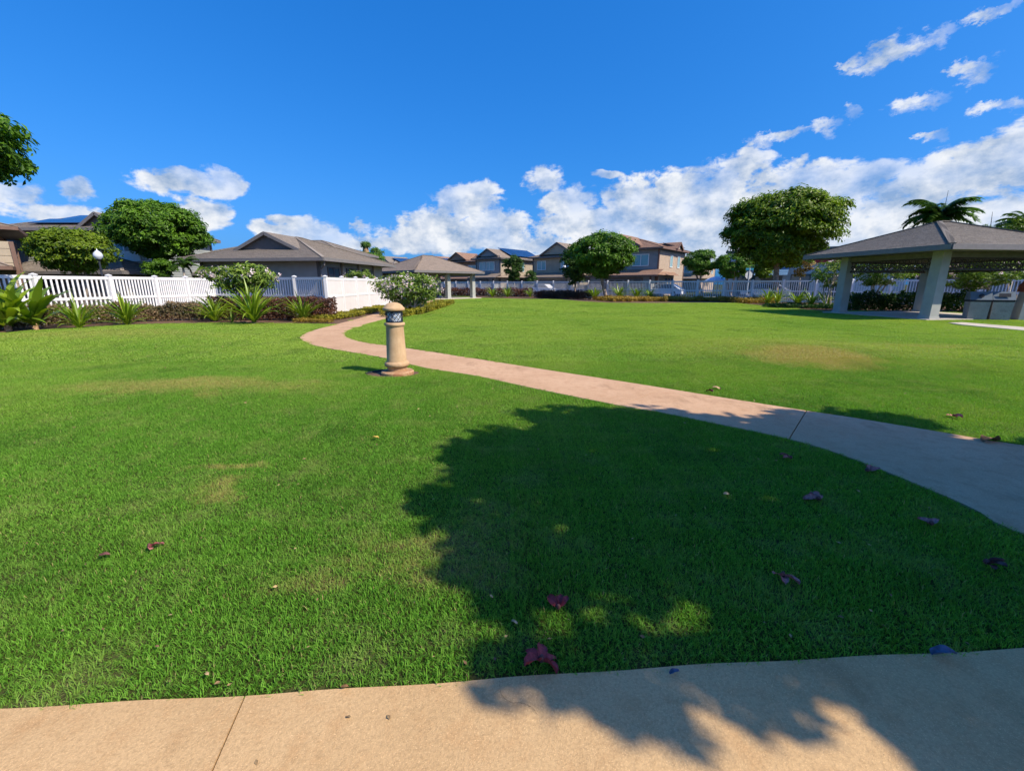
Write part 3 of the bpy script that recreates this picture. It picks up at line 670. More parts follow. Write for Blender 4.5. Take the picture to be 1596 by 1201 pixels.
def gable_roof(root, cx, w, yf, yb, ze, rise, mat='shingle_grey', wall='side_grey', trim='trim_dark', name='gable', row=0.28, axis='y'):
    """ridge runs from yf (front) to yb; with axis 'x' the same, turned to run along x"""
    T = (lambda x, y, z: (x, y, z)) if axis == 'y' else (lambda x, y, z: (y, x, z))
    h = w / 2; m = MB(); ridge0, ridge1 = T(cx, yf, ze + rise), T(cx, yb, ze + rise)
    L0, L1, R0, R1 = T(cx - h, yf, ze), T(cx - h, yb, ze), T(cx + h, yf, ze), T(cx + h, yb, ze)
    roof_plane(m, L0, L1, ridge1, ridge0, row); roof_plane(m, R0, R1, ridge1, ridge0, row)
    r = m.build(name, MAT[mat], root)
    t = MB(); e = 0.22 if yb > yf else -0.22
    g0, g1, g2 = T(cx - h + 0.15, yf + e, ze), T(cx + h - 0.15, yf + e, ze), T(cx, yf + e, ze + rise - 0.06)
    t.face([g0, g1, g2]); t.build('gable_wall', MAT[wall], r)
    f = MB(); dz = Vector((0, 0, 0.10))
    f.beam(Vector(L0) - dz, Vector(ridge0) - dz, 0.07, 0.20).beam(Vector(R0) - dz, Vector(ridge0) - dz, 0.07, 0.20)
    f.beam(Vector(L0) - dz, Vector(L1) - dz, 0.07, 0.16).beam(Vector(R0) - dz, Vector(R1) - dz, 0.07, 0.16); f.build('barge_board', MAT[trim], r)
    return r
def lap_wall(root, x0, x1, y0, y1, z0, z1, mat, corner='trim_dark', lap=0.2, name='wall', posts=True):
    m = MB(); n = max(1, round((z1 - z0) / lap)); t = 0.022
    for (p, q, o) in (((x0, y0), (x1, y0), (0, -1)), ((x1, y0), (x1, y1), (1, 0)), ((x1, y1), (x0, y1), (0, 1)), ((x0, y1), (x0, y0), (-1, 0))):
        for k in range(n):
            a, b = z0 + (z1 - z0) * k / n, z0 + (z1 - z0) * (k + 1) / n
            m.face([(p[0] + o[0] * t, p[1] + o[1] * t, a), (q[0] + o[0] * t, q[1] + o[1] * t, a), (q[0], q[1], b), (p[0], p[1], b)])
            m.face([(p[0], p[1], a), (q[0], q[1], a), (q[0] + o[0] * t, q[1] + o[1] * t, a), (p[0] + o[0] * t, p[1] + o[1] * t, a)])
    w = m.build(name, MAT[mat], root)
    if posts:
        c = MB()
        for x in (x0, x1):
            for y in (y0, y1): c.box(x - 0.09, x + 0.09, y - 0.09, y + 0.09, z0 - 0.01, z1 - 0.005)
        c.build('corner_board', MAT[corner], w)
    return w
def on_face(face, c, d, a0, a1, z0, z1, t0, t1):
    """box on a wall: face 'f' lies at y=c and looks to -y, 'r' lies at x=c and looks to +x"""
    return (a0, a1, c - t1, c - t0, z0, z1) if face == 'f' else (c + t0, c + t1, a0, a1, z0, z1)
def window(root, face, c, a, z, w, h, frame='trim_white', pane='pane_teal', bars=1, name='window'):
    a0, a1, z0, z1 = a - w / 2, a + w / 2, z - h / 2, z + h / 2; b = 0.07; m = MB()
    for q in ((a0, a1, z0 - b, z0), (a0, a1, z1, z1 + b), (a0 - b, a0, z0 - b, z1 + b), (a1, a1 + b, z0 - b, z1 + b)): m.box(*on_face(face, c, 0, *q, 0.0, 0.075))
    f = m.build(name, MAT[frame], root)
    MB().box(*on_face(face, c, 0, a0, a1, z0, z1, -0.01, 0.035)).build('pane', MAT[pane], f)
    if bars:
        m = MB()
        for k in range(bars): x = a0 + w * (k + 1) / (bars + 1); m.box(*on_face(face, c, 0, x - 0.03, x + 0.03, z0, z1, 0.036, 0.065))
        m.build('mullion', MAT[frame], f)
    return f
def garage_door(root, face, c, a, w, h, z0=0.05, mat='garage_grey', trim='trim_dark'):
    m = MB(); n = 4
    for k in range(n): m.box(*on_face(face, c, 0, a - w / 2, a + w / 2, z0 + h * k / n + 0.015, z0 + h * (k + 1) / n - 0.008, 0.0, 0.05))
    d = m.build('garage_door', MAT[mat], root)
    for k in range(4):
        x = a - w / 2 + w * (k + 0.5) / 4; MB().box(*on_face(face, c, 0, x - w * 0.095, x + w * 0.095, z0 + h * 0.80, z0 + h * 0.94, 0.051, 0.058)).build('pane', MAT['car_glass'], d)
    t = MB()
    for q in ((a - w / 2 - 0.14, a - w / 2, z0, z0 + h + 0.14), (a + w / 2, a + w / 2 + 0.14, z0, z0 + h + 0.14), (a - w / 2, a + w / 2, z0 + h, z0 + h + 0.14)): t.box(*on_face(face, c, 0, *q, 0.0, 0.09))
    t.build('door_trim', MAT[trim], d)
def solar(root, o, du, dv, nu, nv, pw=1.0, ph=1.65):
    """panels on a roof slope: o lower corner, du along the eave, dv up the slope (unit vectors)"""
    o, du, dv = Vector(o), Vector(du).normalized(), Vector(dv).normalized(); n = du.cross(dv).normalized()
    if n.z < 0: n = -n
    for j in range(nv):
        for i in range(nu):
            p = o + du * (i * (pw + 0.025)) + dv * (j * (ph + 0.03)) + n * 0.12; m = MB(); k = len(m.v)
            q = [p, p + du * pw, p + du * pw + dv * ph, p + dv * ph]; m.v += [tuple(a) for a in q] + [tuple(a + n * 0.045) for a in q]
            m.f += [(3, 2, 1, 0), (4, 5, 6, 7), (0, 1, 5, 4), (1, 2, 6, 5), (2, 3, 7, 6), (3, 0, 4, 7)]
            m.build('solar_panel', MAT['solar'], root)

# ------------------------------------------------------------------ builders: leaves, trees, plants
def leaves(P, Nrm, size, r, aspect=0.5, droop=0.15, jit=0.5):
    """one folded diamond leaf (a quad) for every point"""
    n = len(P); d = Nrm + r.normal(0, jit, (n, 3)); d /= np.linalg.norm(d, axis=1)[:, None] + 1e-9
    t = np.cross(d, r.normal(0, 1, (n, 3))); t /= np.linalg.norm(t, axis=1)[:, None] + 1e-9
    t[:, 2] -= droop; t /= np.linalg.norm(t, axis=1)[:, None]; b = np.cross(d, t); b /= np.linalg.norm(b, axis=1)[:, None] + 1e-9
    s = (size * r.uniform(0.65, 1.3, n))[:, None]
    p0 = P - t * s * 0.5; p2 = P + t * s * 0.5; c = P + d * s * 0.10 - t * s * 0.05
    v = np.stack([p0, c + b * s * aspect * 0.5, p2, c - b * s * aspect * 0.5], 1).reshape(-1, 3)
    return v, np.arange(4 * n).reshape(n, 4)
def crown_points(c, rad, nclump, per, r, clump_r, shell=0.75, zlow=None, flat=1.0, rag=(0.10, 1.15)):
    """leaf positions in clumps through a dome-shaped crown; rad=(rx,ry,rz up), zlow depth below the centre"""
    c = np.array(c); zlow = zlow or rad[2]; u = r.normal(0, 1, (nclump, 3)); u /= np.linalg.norm(u, axis=1)[:, None]
    rr = np.where(r.random(nclump) < shell, r.uniform(0.80, 1.0, nclump), r.uniform(0.15, 0.8, nclump)) * np.where(r.random(nclump) < rag[0], r.uniform(1.0, rag[1], nclump), 1.0)
    low = u[:, 2] < 0
    k = u * rr[:, None]; w = np.where(low, 1 - 0.35 * np.abs(u[:, 2]), 1.0)
    C = np.c_[k[:, 0] * rad[0] * w, k[:, 1] * rad[1] * w, np.where(low, k[:, 2] * zlow, np.sign(k[:, 2]) * np.abs(k[:, 2]) ** flat * rad[2])] + c
    cr = clump_r * r.uniform(0.65, 1.3, nclump)
    d = r.normal(0, 1, (nclump, per, 3)); d /= np.linalg.norm(d, axis=2)[..., None]; d[..., 2] = np.where(d[..., 2] < -0.3, -d[..., 2] * 0.7, d[..., 2])
    rd = cr[:, None] * r.uniform(0.35, 1.0, (nclump, per)) ** 0.6
    P = C[:, None] + d * rd[..., None] * np.array([1, 1, 0.8])
    out = (C - c) / np.array(rad); out /= np.linalg.norm(out, axis=1)[:, None] + 1e-6
    Nn = d * 0.7 + out[:, None] * 0.5 + np.array([0, 0, 0.5]); ct = np.repeat(r.uniform(0, 1, nclump), per)
    return P.reshape(-1, 3), Nn.reshape(-1, 3), C, ct, np.clip(d[..., 2].ravel(), -1, 1)
def tree(name, label, base, crown, rad, zlow, leaf='leaf_deep', n=110, per=90, size=0.16, clump=0.55, trunk_r=0.16, seed=1, bark='bark', group=None, limbs=7, aspect=0.45, flat=0.85, z0=0.0, stems=1, cat='tree', lobes=(), rag=(0.10, 1.15), centers=None):
    r = np.random.default_rng(seed); root = empty(name, (base[0], base[1], z0))
    c = np.array(crown) - np.array([base[0], base[1], z0])
    P, Nn, C, ct, up = crown_points(c, rad, n, per, r, clump, zlow=zlow, flat=flat, rag=rag)
    if centers is not None:     # clumps at given places
        cr_ = np.array(centers)[:, 3]; C = np.array(centers)[:, :3] - np.array([base[0], base[1], z0]); m_ = len(C); d = r.normal(0, 1, (m_, per, 3)); d /= np.linalg.norm(d, axis=2)[..., None]
        P = (C[:, None] + d * (cr_[:, None] * r.uniform(0.6, 1.2, (m_, 1)) * r.uniform(0.3, 1.0, (m_, per)) ** 0.6)[..., None]).reshape(-1, 3)
        Nn = (d * 0.6 + np.array([0, 0, 0.8])).reshape(-1, 3); ct = np.repeat(r.random(m_), per); up = d[..., 2].ravel(); n = m_; size = np.repeat(cr_ * 0.85, per)
    for (lc, lr, lz, ln) in lobes:
        P2, N2, C2, ct2, up2 = crown_points(np.array(lc) - np.array([base[0], base[1], z0]), lr, ln, per, r, clump, zlow=lz, flat=flat)
        P = np.r_[P, P2]; Nn = np.r_[Nn, N2]; C = np.r_[C, C2]; ct = np.r_[ct, ct2]; up = np.r_[up, up2]
    v, f = leaves(P, Nn, size, r, aspect)
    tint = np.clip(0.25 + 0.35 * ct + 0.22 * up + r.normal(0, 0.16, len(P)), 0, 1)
    o = link('crown', np_mesh('crown', v, f, tint), root, MAT[leaf])
    m = MB(); fork = c - np.array([0, 0, zlow * 0.85])
    for s in range(stems):
        b0 = Vector((0, 0, -0.1)) + Vector((r.normal(0, 0.25), r.normal(0, 0.2), 0)) * (stems > 1); fk = Vector(fork) + Vector((r.normal(0, 0.3), r.normal(0, 0.25), 0)) * (stems > 1)
        mid = b0.lerp(fk, 0.5) + Vector((r.normal(0, 0.06), r.normal(0, 0.06), 0))
        m.tube([b0, b0.lerp(mid, 0.15), mid, fk], [trunk_r * 1.35, trunk_r * 1.05, trunk_r * 0.92, trunk_r * 0.78], 10)
        far = C[np.argsort(-np.linalg.norm(C - c, axis=1))][: n // 2]
        for i in range(limbs):
            e = Vector(far[r.integers(0, len(far))]); e = fk.lerp(e, 0.8); md = fk.lerp(e, 0.5) + Vector((0, 0, -0.12 * (e - fk).length * 0.5))
            m.tube([fk - Vector((0, 0, 0.1)), md, e], [trunk_r * 0.6, trunk_r * 0.36, trunk_r * 0.12], 6)
    m.build('trunk', MAT[bark], root, True)
    return tag(root, label, cat, group)
def strap_leaf(L, w, lift, bend, fold=0.25, n=9):
    """strap leaf that rises from the origin along +x, bows over and tapers to a tip"""
    v = []; f = []; x = z = 0.0; a = lift
    for i in range(n):
        t = i / (n - 1); ww = w * (0.55 + 0.9 * t if t < 0.45 else 0.955) * (1 - max(0, (t - 0.55) / 0.45) ** 1.8); s = ww / 2
        nx, nz = -math.sin(a), math.cos(a)
        v += [(x + nx * s * fold, -s, z + nz * s * fold), (x, 0, z), (x + nx * s * fold, s, z + nz * s * fold)]
        x += math.cos(a) * L / (n - 1); z += math.sin(a) * L / (n - 1); a -= bend / (n - 1) * (0.4 + 1.2 * t)
    for i in range(n - 1):
        for k in (0, 1): f.append((i * 3 + k, i * 3 + k + 1, i * 3 + k + 4, i * 3 + k + 3))
    return v, f
LEAF_BANK = []
def leaf_bank():
    r = random.Random(5)
    for k in range(12):
        v, f = strap_leaf(1.0, 0.078 + 0.03 * r.random(), 1.0 + 0.4 * r.random(), 0.3 + 1.35 * r.random())
        LEAF_BANK.append((np.array(v), np.array(f), np_mesh('leaf', v, f, np.full(len(f), 0.15 + 0.75 * r.random()), True)))
        LEAF_BANK[-1][2].materials.append(MAT['leaf_strap'])
leaf_bank()
def strap_plant(label, base, length, nleaf, seed, parts=True, stub=0.12, width=1.0, group='strap leaf lilies along the beds', squash=1.0):
    r = random.Random(seed); root = empty('crinum_lily', (base[0], base[1], tz(*base))); V = []; F = []; T = []; k0 = 0
    if stub: MB().tube([(0, 0, -0.05), (0.01, 0, stub * 0.6), (0, 0.01, stub * 1.3)], [0.06 * width, 0.055 * width, 0.03 * width], 9).build('stem', MAT['palm_skirt'], root, True)
    for i in range(nleaf):
        v, f, me = LEAF_BANK[r.randrange(12)]; t = (i + 0.5) / nleaf; yaw = i * 2.39996 + r.uniform(-0.3, 0.3); tilt = (1 - t) * r.uniform(0.15, 1.0) - 0.08
        L = length * r.uniform(0.75, 1.12) * (0.8 + 0.2 * t); M4 = Matrix.Translation((r.uniform(-0.05, 0.05), r.uniform(-0.05, 0.05), stub * 0.5)) @ Matrix.Rotation(yaw, 4, 'Z') @ Matrix.Rotation(tilt, 4, 'Y') @ Matrix.Diagonal((L, L * width, L, 1))
        if parts:
            o = bpy.data.objects.new('leaf', me); COL.objects.link(o); o.parent = root; o.matrix_local = M4
        else:
            q = np.c_[v, np.ones(len(v))] @ np.array(M4).T; V.append(q[:, :3]); F.append(f + k0); k0 += len(v); T += [r.uniform(0.1, 0.9)] * len(f)
    if not parts: link('leaves', np_mesh('leaves', np.concatenate(V), np.concatenate(F), T, True), root, MAT['leaf_strap'])
    return tag(root, label, 'plant', group)
def hedge(name, label, pts, height, width, mat, n_per_m, size=0.07, seed=1, cat='hedge', twigs=True, ragged=0.12, group=None):
    """clipped hedge along a polyline: leaves fill the box, twigs below"""
    r = np.random.default_rng(seed); P = np.array(pts, float); s = np.r_[0, np.cumsum(np.hypot(*(P[1:] - P[:-1]).T))]; n = int(s[-1] * n_per_m)
    t = r.uniform(0, s[-1], n); x = np.interp(t, s, P[:, 0]); y = np.interp(t, s, P[:, 1]); k = np.clip(np.searchsorted(s, t) - 1, 0, len(P) - 2)
    d = (P[1:] - P[:-1]) / (s[1:] - s[:-1])[:, None]; nv = np.c_[-d[k, 1], d[k, 0]]
    a = r.uniform(-1, 1, n); a = np.sign(a) * np.abs(a) ** 0.6; zt = r.uniform(0.0, 1, n) ** 0.8
    wob = 1 + ragged * np.sin(t * 3.1 + seed) + ragged * 0.7 * np.sin(t * 7.7) + r.normal(0, ragged * 0.45, n)
    x = x + nv[:, 0] * a * width / 2 * wob; y = y + nv[:, 1] * a * width / 2 * wob; z = terr(x, y) + 0.05 + zt * (height - 0.05) * wob
    base = (float(P[:, 0].mean()), float(P[:, 1].mean())); root = empty(name, (*base, 0))
    Q = np.c_[x - base[0], y - base[1], z]; Nn = np.c_[nv * a[:, None], zt - 0.2]
    v, f = leaves(Q, Nn, size, r, 0.6, 0.0, 0.8); tint = np.clip(0.15 + 0.55 * r.random(n) + 0.3 * np.sin(t * 1.3 + 5 * zt) * 0.5 + r.normal(0, 0.1, n), 0, 1)
    link('foliage', np_mesh('foliage', v, f, tint), root, MAT[mat])
    if twigs:
        m = MB()
        for i in range(int(s[-1] * 2.2)):
            tt = r.uniform(0, s[-1]); b = Vector((np.interp(tt, s, P[:, 0]) - base[0] + r.normal(0, 0.1), np.interp(tt, s, P[:, 1]) - base[1] + r.normal(0, 0.1), 0))
            e = b + Vector((r.normal(0, 0.18), r.normal(0, 0.18), height * 0.75)); m.tube([b, b.lerp(e, 0.5) + Vector((r.normal(0, 0.05), r.normal(0, 0.05), 0)), e], [0.014, 0.011, 0.006], 5)
        m.build('stems', MAT['bark_pale'], root)
    return tag(root, label, cat, group)
def cover(label, pts, width, height, mat, n_per_m, seed, size=0.06):
    o = hedge('ground_cover', label, pts, height, width, mat, n_per_m, size, seed, 'ground cover', False, 0.22)
    ch = o.children[0]; ch.parent = None; loc = o.location.copy(); bpy.data.objects.remove(o); ch.name = 'ground_cover'; ch.location = loc
    return tag(ch, label, 'ground cover', kind='stuff')
def plumeria(label, base, c, rad, zlow, nclump, seed, flowers=60, stems=3, size=0.22):
    o = tree('plumeria_shrub', label, base, c, rad, zlow, 'leaf_plumeria', nclump, 26, size, 0.32, 0.05, seed, 'bark_pale', None, 7, 0.34, 0.8, 0.0, stems, 'shrub', (), (0.45, 1.42))
    r = np.random.default_rng(seed + 50); cl = np.array(c) - np.array([base[0], base[1], 0])
    u = r.normal(0, 1, (flowers, 3)); u[:, 2] = np.abs(u[:, 2]) * 0.8 - 0.1; u /= np.linalg.norm(u, axis=1)[:, None]
    C = cl + u * np.array(rad) * r.uniform(0.92, 1.30, (flowers, 1)); k = 9
    P = (C[:, None] + r.normal(0, 0.05, (flowers, k, 3))).reshape(-1, 3); v, f = leaves(P, np.repeat(u, k, 0), 0.085, r, 0.75, 0.0, 0.5)
    link('flowers', np_mesh('flowers', v, f, r.random(len(f))), o, MAT['flower_pale'])['kind'] = 'stuff'
    return o
def palm(label, base, h, lean, nf, fl, seed, name='palm_tree', fan=False, trunk_r=0.14, z0=0.0, droop=1.6):
    r = np.random.default_rng(seed); root = empty(name, (base[0], base[1], z0)); top = Vector((lean, 0, h))
    MB().tube([(0, 0, -0.1), (lean * 0.3, 0, h * 0.5), top - Vector((0, 0, fl * 0.25)), top], [trunk_r * 1.3, trunk_r, trunk_r * 0.9, trunk_r * 0.6], 10).build('trunk', MAT['palm_skirt' if fan else 'bark_pale'], root, True)
    for i in range(nf):
        yaw = i * 2.39996 + r.normal(0, 0.2); a = (1.25 - 1.25 * (i / nf) ** 1.0) + r.normal(0, 0.1); v = []; f = []; n = 14; x = z = 0.0; L = fl * r.uniform(0.85, 1.1); pts = []
        for k in range(n):
            pts.append((x, z, a)); x += math.cos(a) * L / n; z += math.sin(a) * L / n; a -= droop / n * (0.5 + k / n)
        def leaflet(p, q, w):
            b = len(v); d = (q - p); s = d.cross(Vector((0, 0, 1)));  s = (s.normalized() if s.length > 1e-4 else Vector((0, 1, 0))) * w
            v.extend([tuple(p - s * 0.5), tuple(p + s * 0.5), tuple(p.lerp(q, 0.6) + s * 0.45), tuple(q)]); f.append((b, b + 1, b + 2, b + 3))
        for k in range(n - 1):
            (xa, za, aa), (xb, zb, ab) = pts[k], pts[k + 1]; b = len(v)
            v.extend([(xa, -0.015, za), (xa, 0.015, za), (xb, 0.015, zb), (xb, -0.015, zb)]); f.append((b, b + 1, b + 2, b + 3))
            if fan and k < n - 5: continue
            for sgn in (-1, 1):
                for e in range(5):
                    p = Vector((xa + (xb - xa) * e / 5, 0, za + (zb - za) * e / 5)); ll = fl * (0.27 if fan else 0.34) * (1 - 0.55 * (k / n)) * r.uniform(0.8, 1.15)
                    leaflet(p, p + Vector((ll * 0.55, sgn * ll * 0.8, -ll * r.uniform(0.15, 0.6))), 0.075 * fl / 1.6 if not fan else 0.09)
        o = link('frond', np_mesh('frond', v, f, np.clip(r.normal(0.4, 0.2, len(f)), 0, 1)), root, MAT['frond']); o.matrix_local = Matrix.Translation(top) @ Matrix.Rotation(yaw, 4, 'Z')
    return tag(root, label, 'palm')

# ------------------------------------------------------------------ fences
POST = MB().box(-0.064, 0.064, -0.064, 0.064, -0.1, 1.80).frustum(0, 0, 1.80, 1.825, 0.085, 0.085, 0.085, 0.085).frustum(0, 0, 1.825, 1.87, 0.085, 0.085, 0.012, 0.012).mesh('post', MAT['vinyl'])
PICKET = MB().box(-0.031, 0.031, -0.012, 0.012, 0.10, 1.66).mesh('picket', MAT['vinyl'])
def fence_panel(root, p, q, z, solid=False, each=True, np_=14):
    p = Vector((p[0], p[1])); q = Vector((q[0], q[1])); L = (q - p).length; a = math.atan2(q.y - p.y, q.x - p.x); e = 0.066
    M4 = Matrix.Translation((p.x, p.y, z)) @ Matrix.Rotation(a, 4, 'Z')
    for z0, z1 in ((1.66, 1.78), (0.86, 0.96), (0.06, 0.17)): MB().box(e, L - e, -0.027, 0.027, z0, z1).build('rail', MAT['vinyl'], root).matrix_local = M4
    if solid:
        for z0, z1 in ((0.17, 0.86), (0.96, 1.66)):
            k = MB(); n = 12; w = (L - 2 * e) / n
            for i in range(n): k.box(e + i * w + 0.002, e + (i + 1) * w - 0.002, -0.012, 0.012, z0, z1)
            o = k.build('infill_boards', MAT['vinyl_panel'], root); o.matrix_local = M4; o['kind'] = 'stuff'
    elif each:
        for i in range(np_):
            o = bpy.data.objects.new('picket', PICKET); COL.objects.link(o); o.parent = root; o.matrix_local = M4 @ Matrix.Translation((e + (L - 2 * e) * (i + 0.5) / np_, 0, 0))
    else:
        k = MB()
        for i in range(np_):
            x = e + (L - 2 * e) * (i + 0.5) / np_; k.box(x - 0.024, x + 0.024, -0.012, 0.012, 0.17, 0.86); k.box(x - 0.024, x + 0.024, -0.012, 0.012, 0.96, 1.66)
        o = k.build('pickets', MAT['vinyl'], root); o.matrix_local = M4; o['kind'] = 'stuff'
def fence_run(name, label, pts, solid=False, each=True, skip_first=False, np_=14, parent=None):
    root = parent or empty(name, (0, 0, 0))
    for i, p in enumerate(pts):
        z = tz(*p)
        if not (skip_first and i == 0):
            o = bpy.data.objects.new('post', POST); COL.objects.link(o); o.parent = root; o.location = (p[0], p[1], z)
        if i + 1 < len(pts): fence_panel(root, p, pts[i + 1], z, solid, each, np_)
    return tag(root, label, 'fence')
def ray_on(px, a, b):
    u = (px - 798) / 683.0; a, b = Vector(a), Vector(b); d = b - a; t = (u * a.y - a.x) / (d.x - u * d.y); return a + d * t
lp = [FN2 + (FN2 - FN) * 0.0, FN] + [ray_on(px, FN, FE) for px in (172, 243, 291)] + [FE] + [ray_on(px, FE, FC) for px in (403, 460)] + [FC]
fence_run('picket_fence', 'white vinyl picket fence bending round the cottage garden behind the strap lilies', [tuple(p) for p in lp])
fence_run('privacy_fence', 'solid pale vinyl privacy fence running back beside the winding path', [(FC.x - 0.02 * i, FC.y + 1.98 * i) for i in range(0, 8)], solid=True, skip_first=True)
fence_run('picket_fence', 'long white picket fence across the far side of the lawn', [tuple(far_fence(i)) for i in range(-5, 27)], each=False, np_=14)

# ------------------------------------------------------------------ bollard light
def bollard():
    root = empty('bollard_light', (*BOL, tz(*BOL)))
    s = MB().lathe([(0.0, 0.0), (0.262, 0.0), (0.268, 0.02), (0.266, 0.05), (0.25, 0.066), (0.17, 0.07)], 40); s.build('footing', MAT['bollard_tan'], root, True)
    MB().lathe([(0.158, 0.066), (0.158, 0.12), (0.166, 0.135), (0.185, 0.142), (0.198, 0.158), (0.202, 0.178), (0.198, 0.197), (0.186, 0.212), (0.166, 0.222), (0.160, 0.235), (0.139, 0.785), (0.141, 0.80), (0.156, 0.806), (0.164, 0.822), (0.164, 0.838), (0.156, 0.852), (0.13, 0.858)], 44).build('shaft', MAT['bollard_tan'], root, True)
    MB().lathe([(0.112, 0.855), (0.112, 1.045)], 36).build('lens', MAT['lens'], root, True)
    g = MB(); R = 0.130
    for z in (0.868, 1.03): g.lathe([(R - 0.008, z - 0.010), (R + 0.004, z - 0.010), (R + 0.004, z + 0.010), (R - 0.008, z + 0.010)], 36)
    for k in range(12):
        a = 2 * math.pi * k / 12; (g.tube([(R * math.cos(a), R * math.sin(a), z) for z in (0.868, 1.03)], 0.006, 6) if k % 3 == 0 else None)
        for ph in (0, 1):
            pts = []
            for q in range(9):
                t = q / 8; w = t; aa = a + (1.047 * w if ph else -1.047 * w) ; pts.append((R * math.cos(aa), R * math.sin(aa), 0.868 + 0.162 * t))
            g.tube(pts, 0.0055, 5)
    g.build('guard', MAT['dark_metal'], root, True)
    MB().lathe([(0.10, 1.04), (0.150, 1.042), (0.168, 1.052), (0.173, 1.068), (0.170, 1.084), (0.158, 1.098), (0.150, 1.102), (0.138, 1.122), (0.112, 1.146), (0.075, 1.164), (0.03, 1.174), (0.002, 1.176)], 44).build('cap', MAT['bollard_tan'], root, True)
    tag(root, 'tan concrete bollard light with domed cap and lattice lantern beside the path', 'bollard light')
    e = MB().tube([(BOL[0] - 0.52 + 0.02 * i, BOL[1] - 0.05 + 0.30 * math.sin(i / 12 * 1.4), 0.015) for i in range(13)], 0.022, 8).build('drip_pipe', MAT['black_plastic'], None, True)
    tag(e, 'short black irrigation pipe in the bare soil left of the bollard', 'pipe')
bollard()

# ------------------------------------------------------------------ right pavilion with bins
def lattice(m, p, q, z0, z1, pitch=0.26):
    p, q = Vector((*p, 0)), Vector((*q, 0)); L = (q - p).length; d = (q - p) / L; h = z1 - z0
    W = lambda s, z: p + d * s + Vector((0, 0, z))
    for z in (z0, z1): m.beam(W(0, z), W(L, z), 0.05, 0.07)
    m.beam(W(0, z0 + h * 0.52), W(L, z0 + h * 0.52), 0.03, 0.03)
    s = 0.0
    while s < L - 0.01:
        e = min(s + pitch, L)
        m.beam(W(s, z0), W(e, z0 + h * 0.52), 0.02, 0.03); m.beam(W(e, z0), W(s, z0 + h * 0.52), 0.025, 0.03)
        c = W((s + e) / 2, z0 + h * 0.76); rr = h * 0.22
        m.tube([c + d * math.cos(t) * rr + Vector((0, 0, math.sin(t) * rr)) for t in np.linspace(0, 2 * math.pi, 13)], 0.018, 5, False)
        s = e
def pavilion(name, label, center, rot, hw, hd, pillars, eave, rise, over, mat, pil_w, floor, row, lat=True, beam_h=0.30):
    root = empty(name, (center[0], center[1], 0), rot)
    for (x, y) in pillars:
        m = MB().frustum(x, y, floor - 0.05, eave - 0.12, pil_w, pil_w, pil_w * 0.93, pil_w * 0.93).frustum(x, y, floor, floor + 0.10, pil_w + 0.03, pil_w + 0.03, pil_w + 0.02, pil_w + 0.02)
        m.build('pillar', MAT['pillar'], root)
    hip_roof(root, -hw, hw, -hd, hd, eave, rise, mat, over, soffit='beam_wood', row=row)
    b = MB(); z = eave - 0.28
    for p, q in (((-hw, -hd), (hw, -hd)), ((hw, -hd), (hw, hd)), ((hw, hd), (-hw, hd)), ((-hw, hd), (-hw, -hd))):
        b.beam((*p, z), (*q, z), 0.16, 0.2)
    b.build('beam', MAT['beam_wood'], root)
    if lat:
        for p, q in (((-hw, -hd), (hw, -hd)), ((hw, -hd), (hw, hd)), ((hw, hd), (-hw, hd)), ((-hw, hd), (-hw, -hd))):
            P, Q = Vector(p), Vector(q); d = (Q - P).normalized() * (pil_w + 0.01); m = MB(); lattice(m, P + d, Q - d, eave - 0.86, eave - 0.42); m.build('lattice_frieze', MAT['lattice_wood'], root)
    return tag(root, label, 'pavilion')
pavilion('park_pavilion', 'open picnic pavilion with grey pyramid roof and lattice frieze at right', pv_c, pv_rot, pv_w, pv_d,
         [(-pv_w, -pv_d), (pv_w, -pv_d), (-pv_w, pv_d), (pv_w, pv_d)], 2.92, 1.30, 1.35, 'shingle_dim', 0.215, 0.05, 0.145)
def litter_bin(label, base, rz, hole):
    root = empty('litter_bin', (base[0], base[1], 0.03), rz)
    MB().frustum(0, 0, 0.0, 0.72, 0.29, 0.29, 0.31, 0.31).build('concrete_base', MAT['aggregate'], root)
    MB().box(-0.32, 0.32, -0.32, 0.32, 0.722, 0.80).build('band', MAT['black_plastic'], root)
    h = MB().frustum(0, 0, 0.80, 1.13, 0.33, 0.33, 0.33, 0.17, 0, 0.05).build('hood', MAT['hood_blue'], root)
    m = MB()
    if hole == 'round': m.lathe([(0.0, 0.0), (0.085, 0.0), (0.085, 0.012), (0.0, 0.013)], 20); o = m.build('opening', MAT['black_plastic'], h); o.location = (0, -0.262, 0.97); o.rotation_euler = (1.2, 0, 0)
    else: m.box(-0.17, 0.17, -0.075, 0.075, 0, 0.012); o = m.build('opening', MAT['black_plastic'], h); o.location = (0, -0.262, 0.99); o.rotation_euler = (1.2, 0, 0)
    return tag(root, label, 'bin', 'litter bins by the pavilion')
litter_bin('concrete litter bin with round hole in its blue hood, nearer the pavilion', G(1517, 498), A(-30), 'round')
litter_bin('concrete litter bin with wide slot in its blue hood, right of its twin', G(1552, 498.6), A(-30), 'slot')
def grill(base):
    root = empty('park_grill', (base[0], base[1], 0.0), A(-25))
    MB().frustum(0, 0, -0.05, 1.15, 0.33, 0.33, 0.25, 0.25).build('pedestal', MAT['pillar'], root)
    MB().frustum(0, 0, 1.15, 1.42, 0.30, 0.30, 0.30, 0.30).frustum(0, 0, 1.42, 1.62, 0.30, 0.30, 0.20, 0.20).build('hood', MAT['brick_red'], root)
    tag(root, 'grey pedestal with brick red hood at the right edge', 'grill')
grill(G(1596, 498.6))
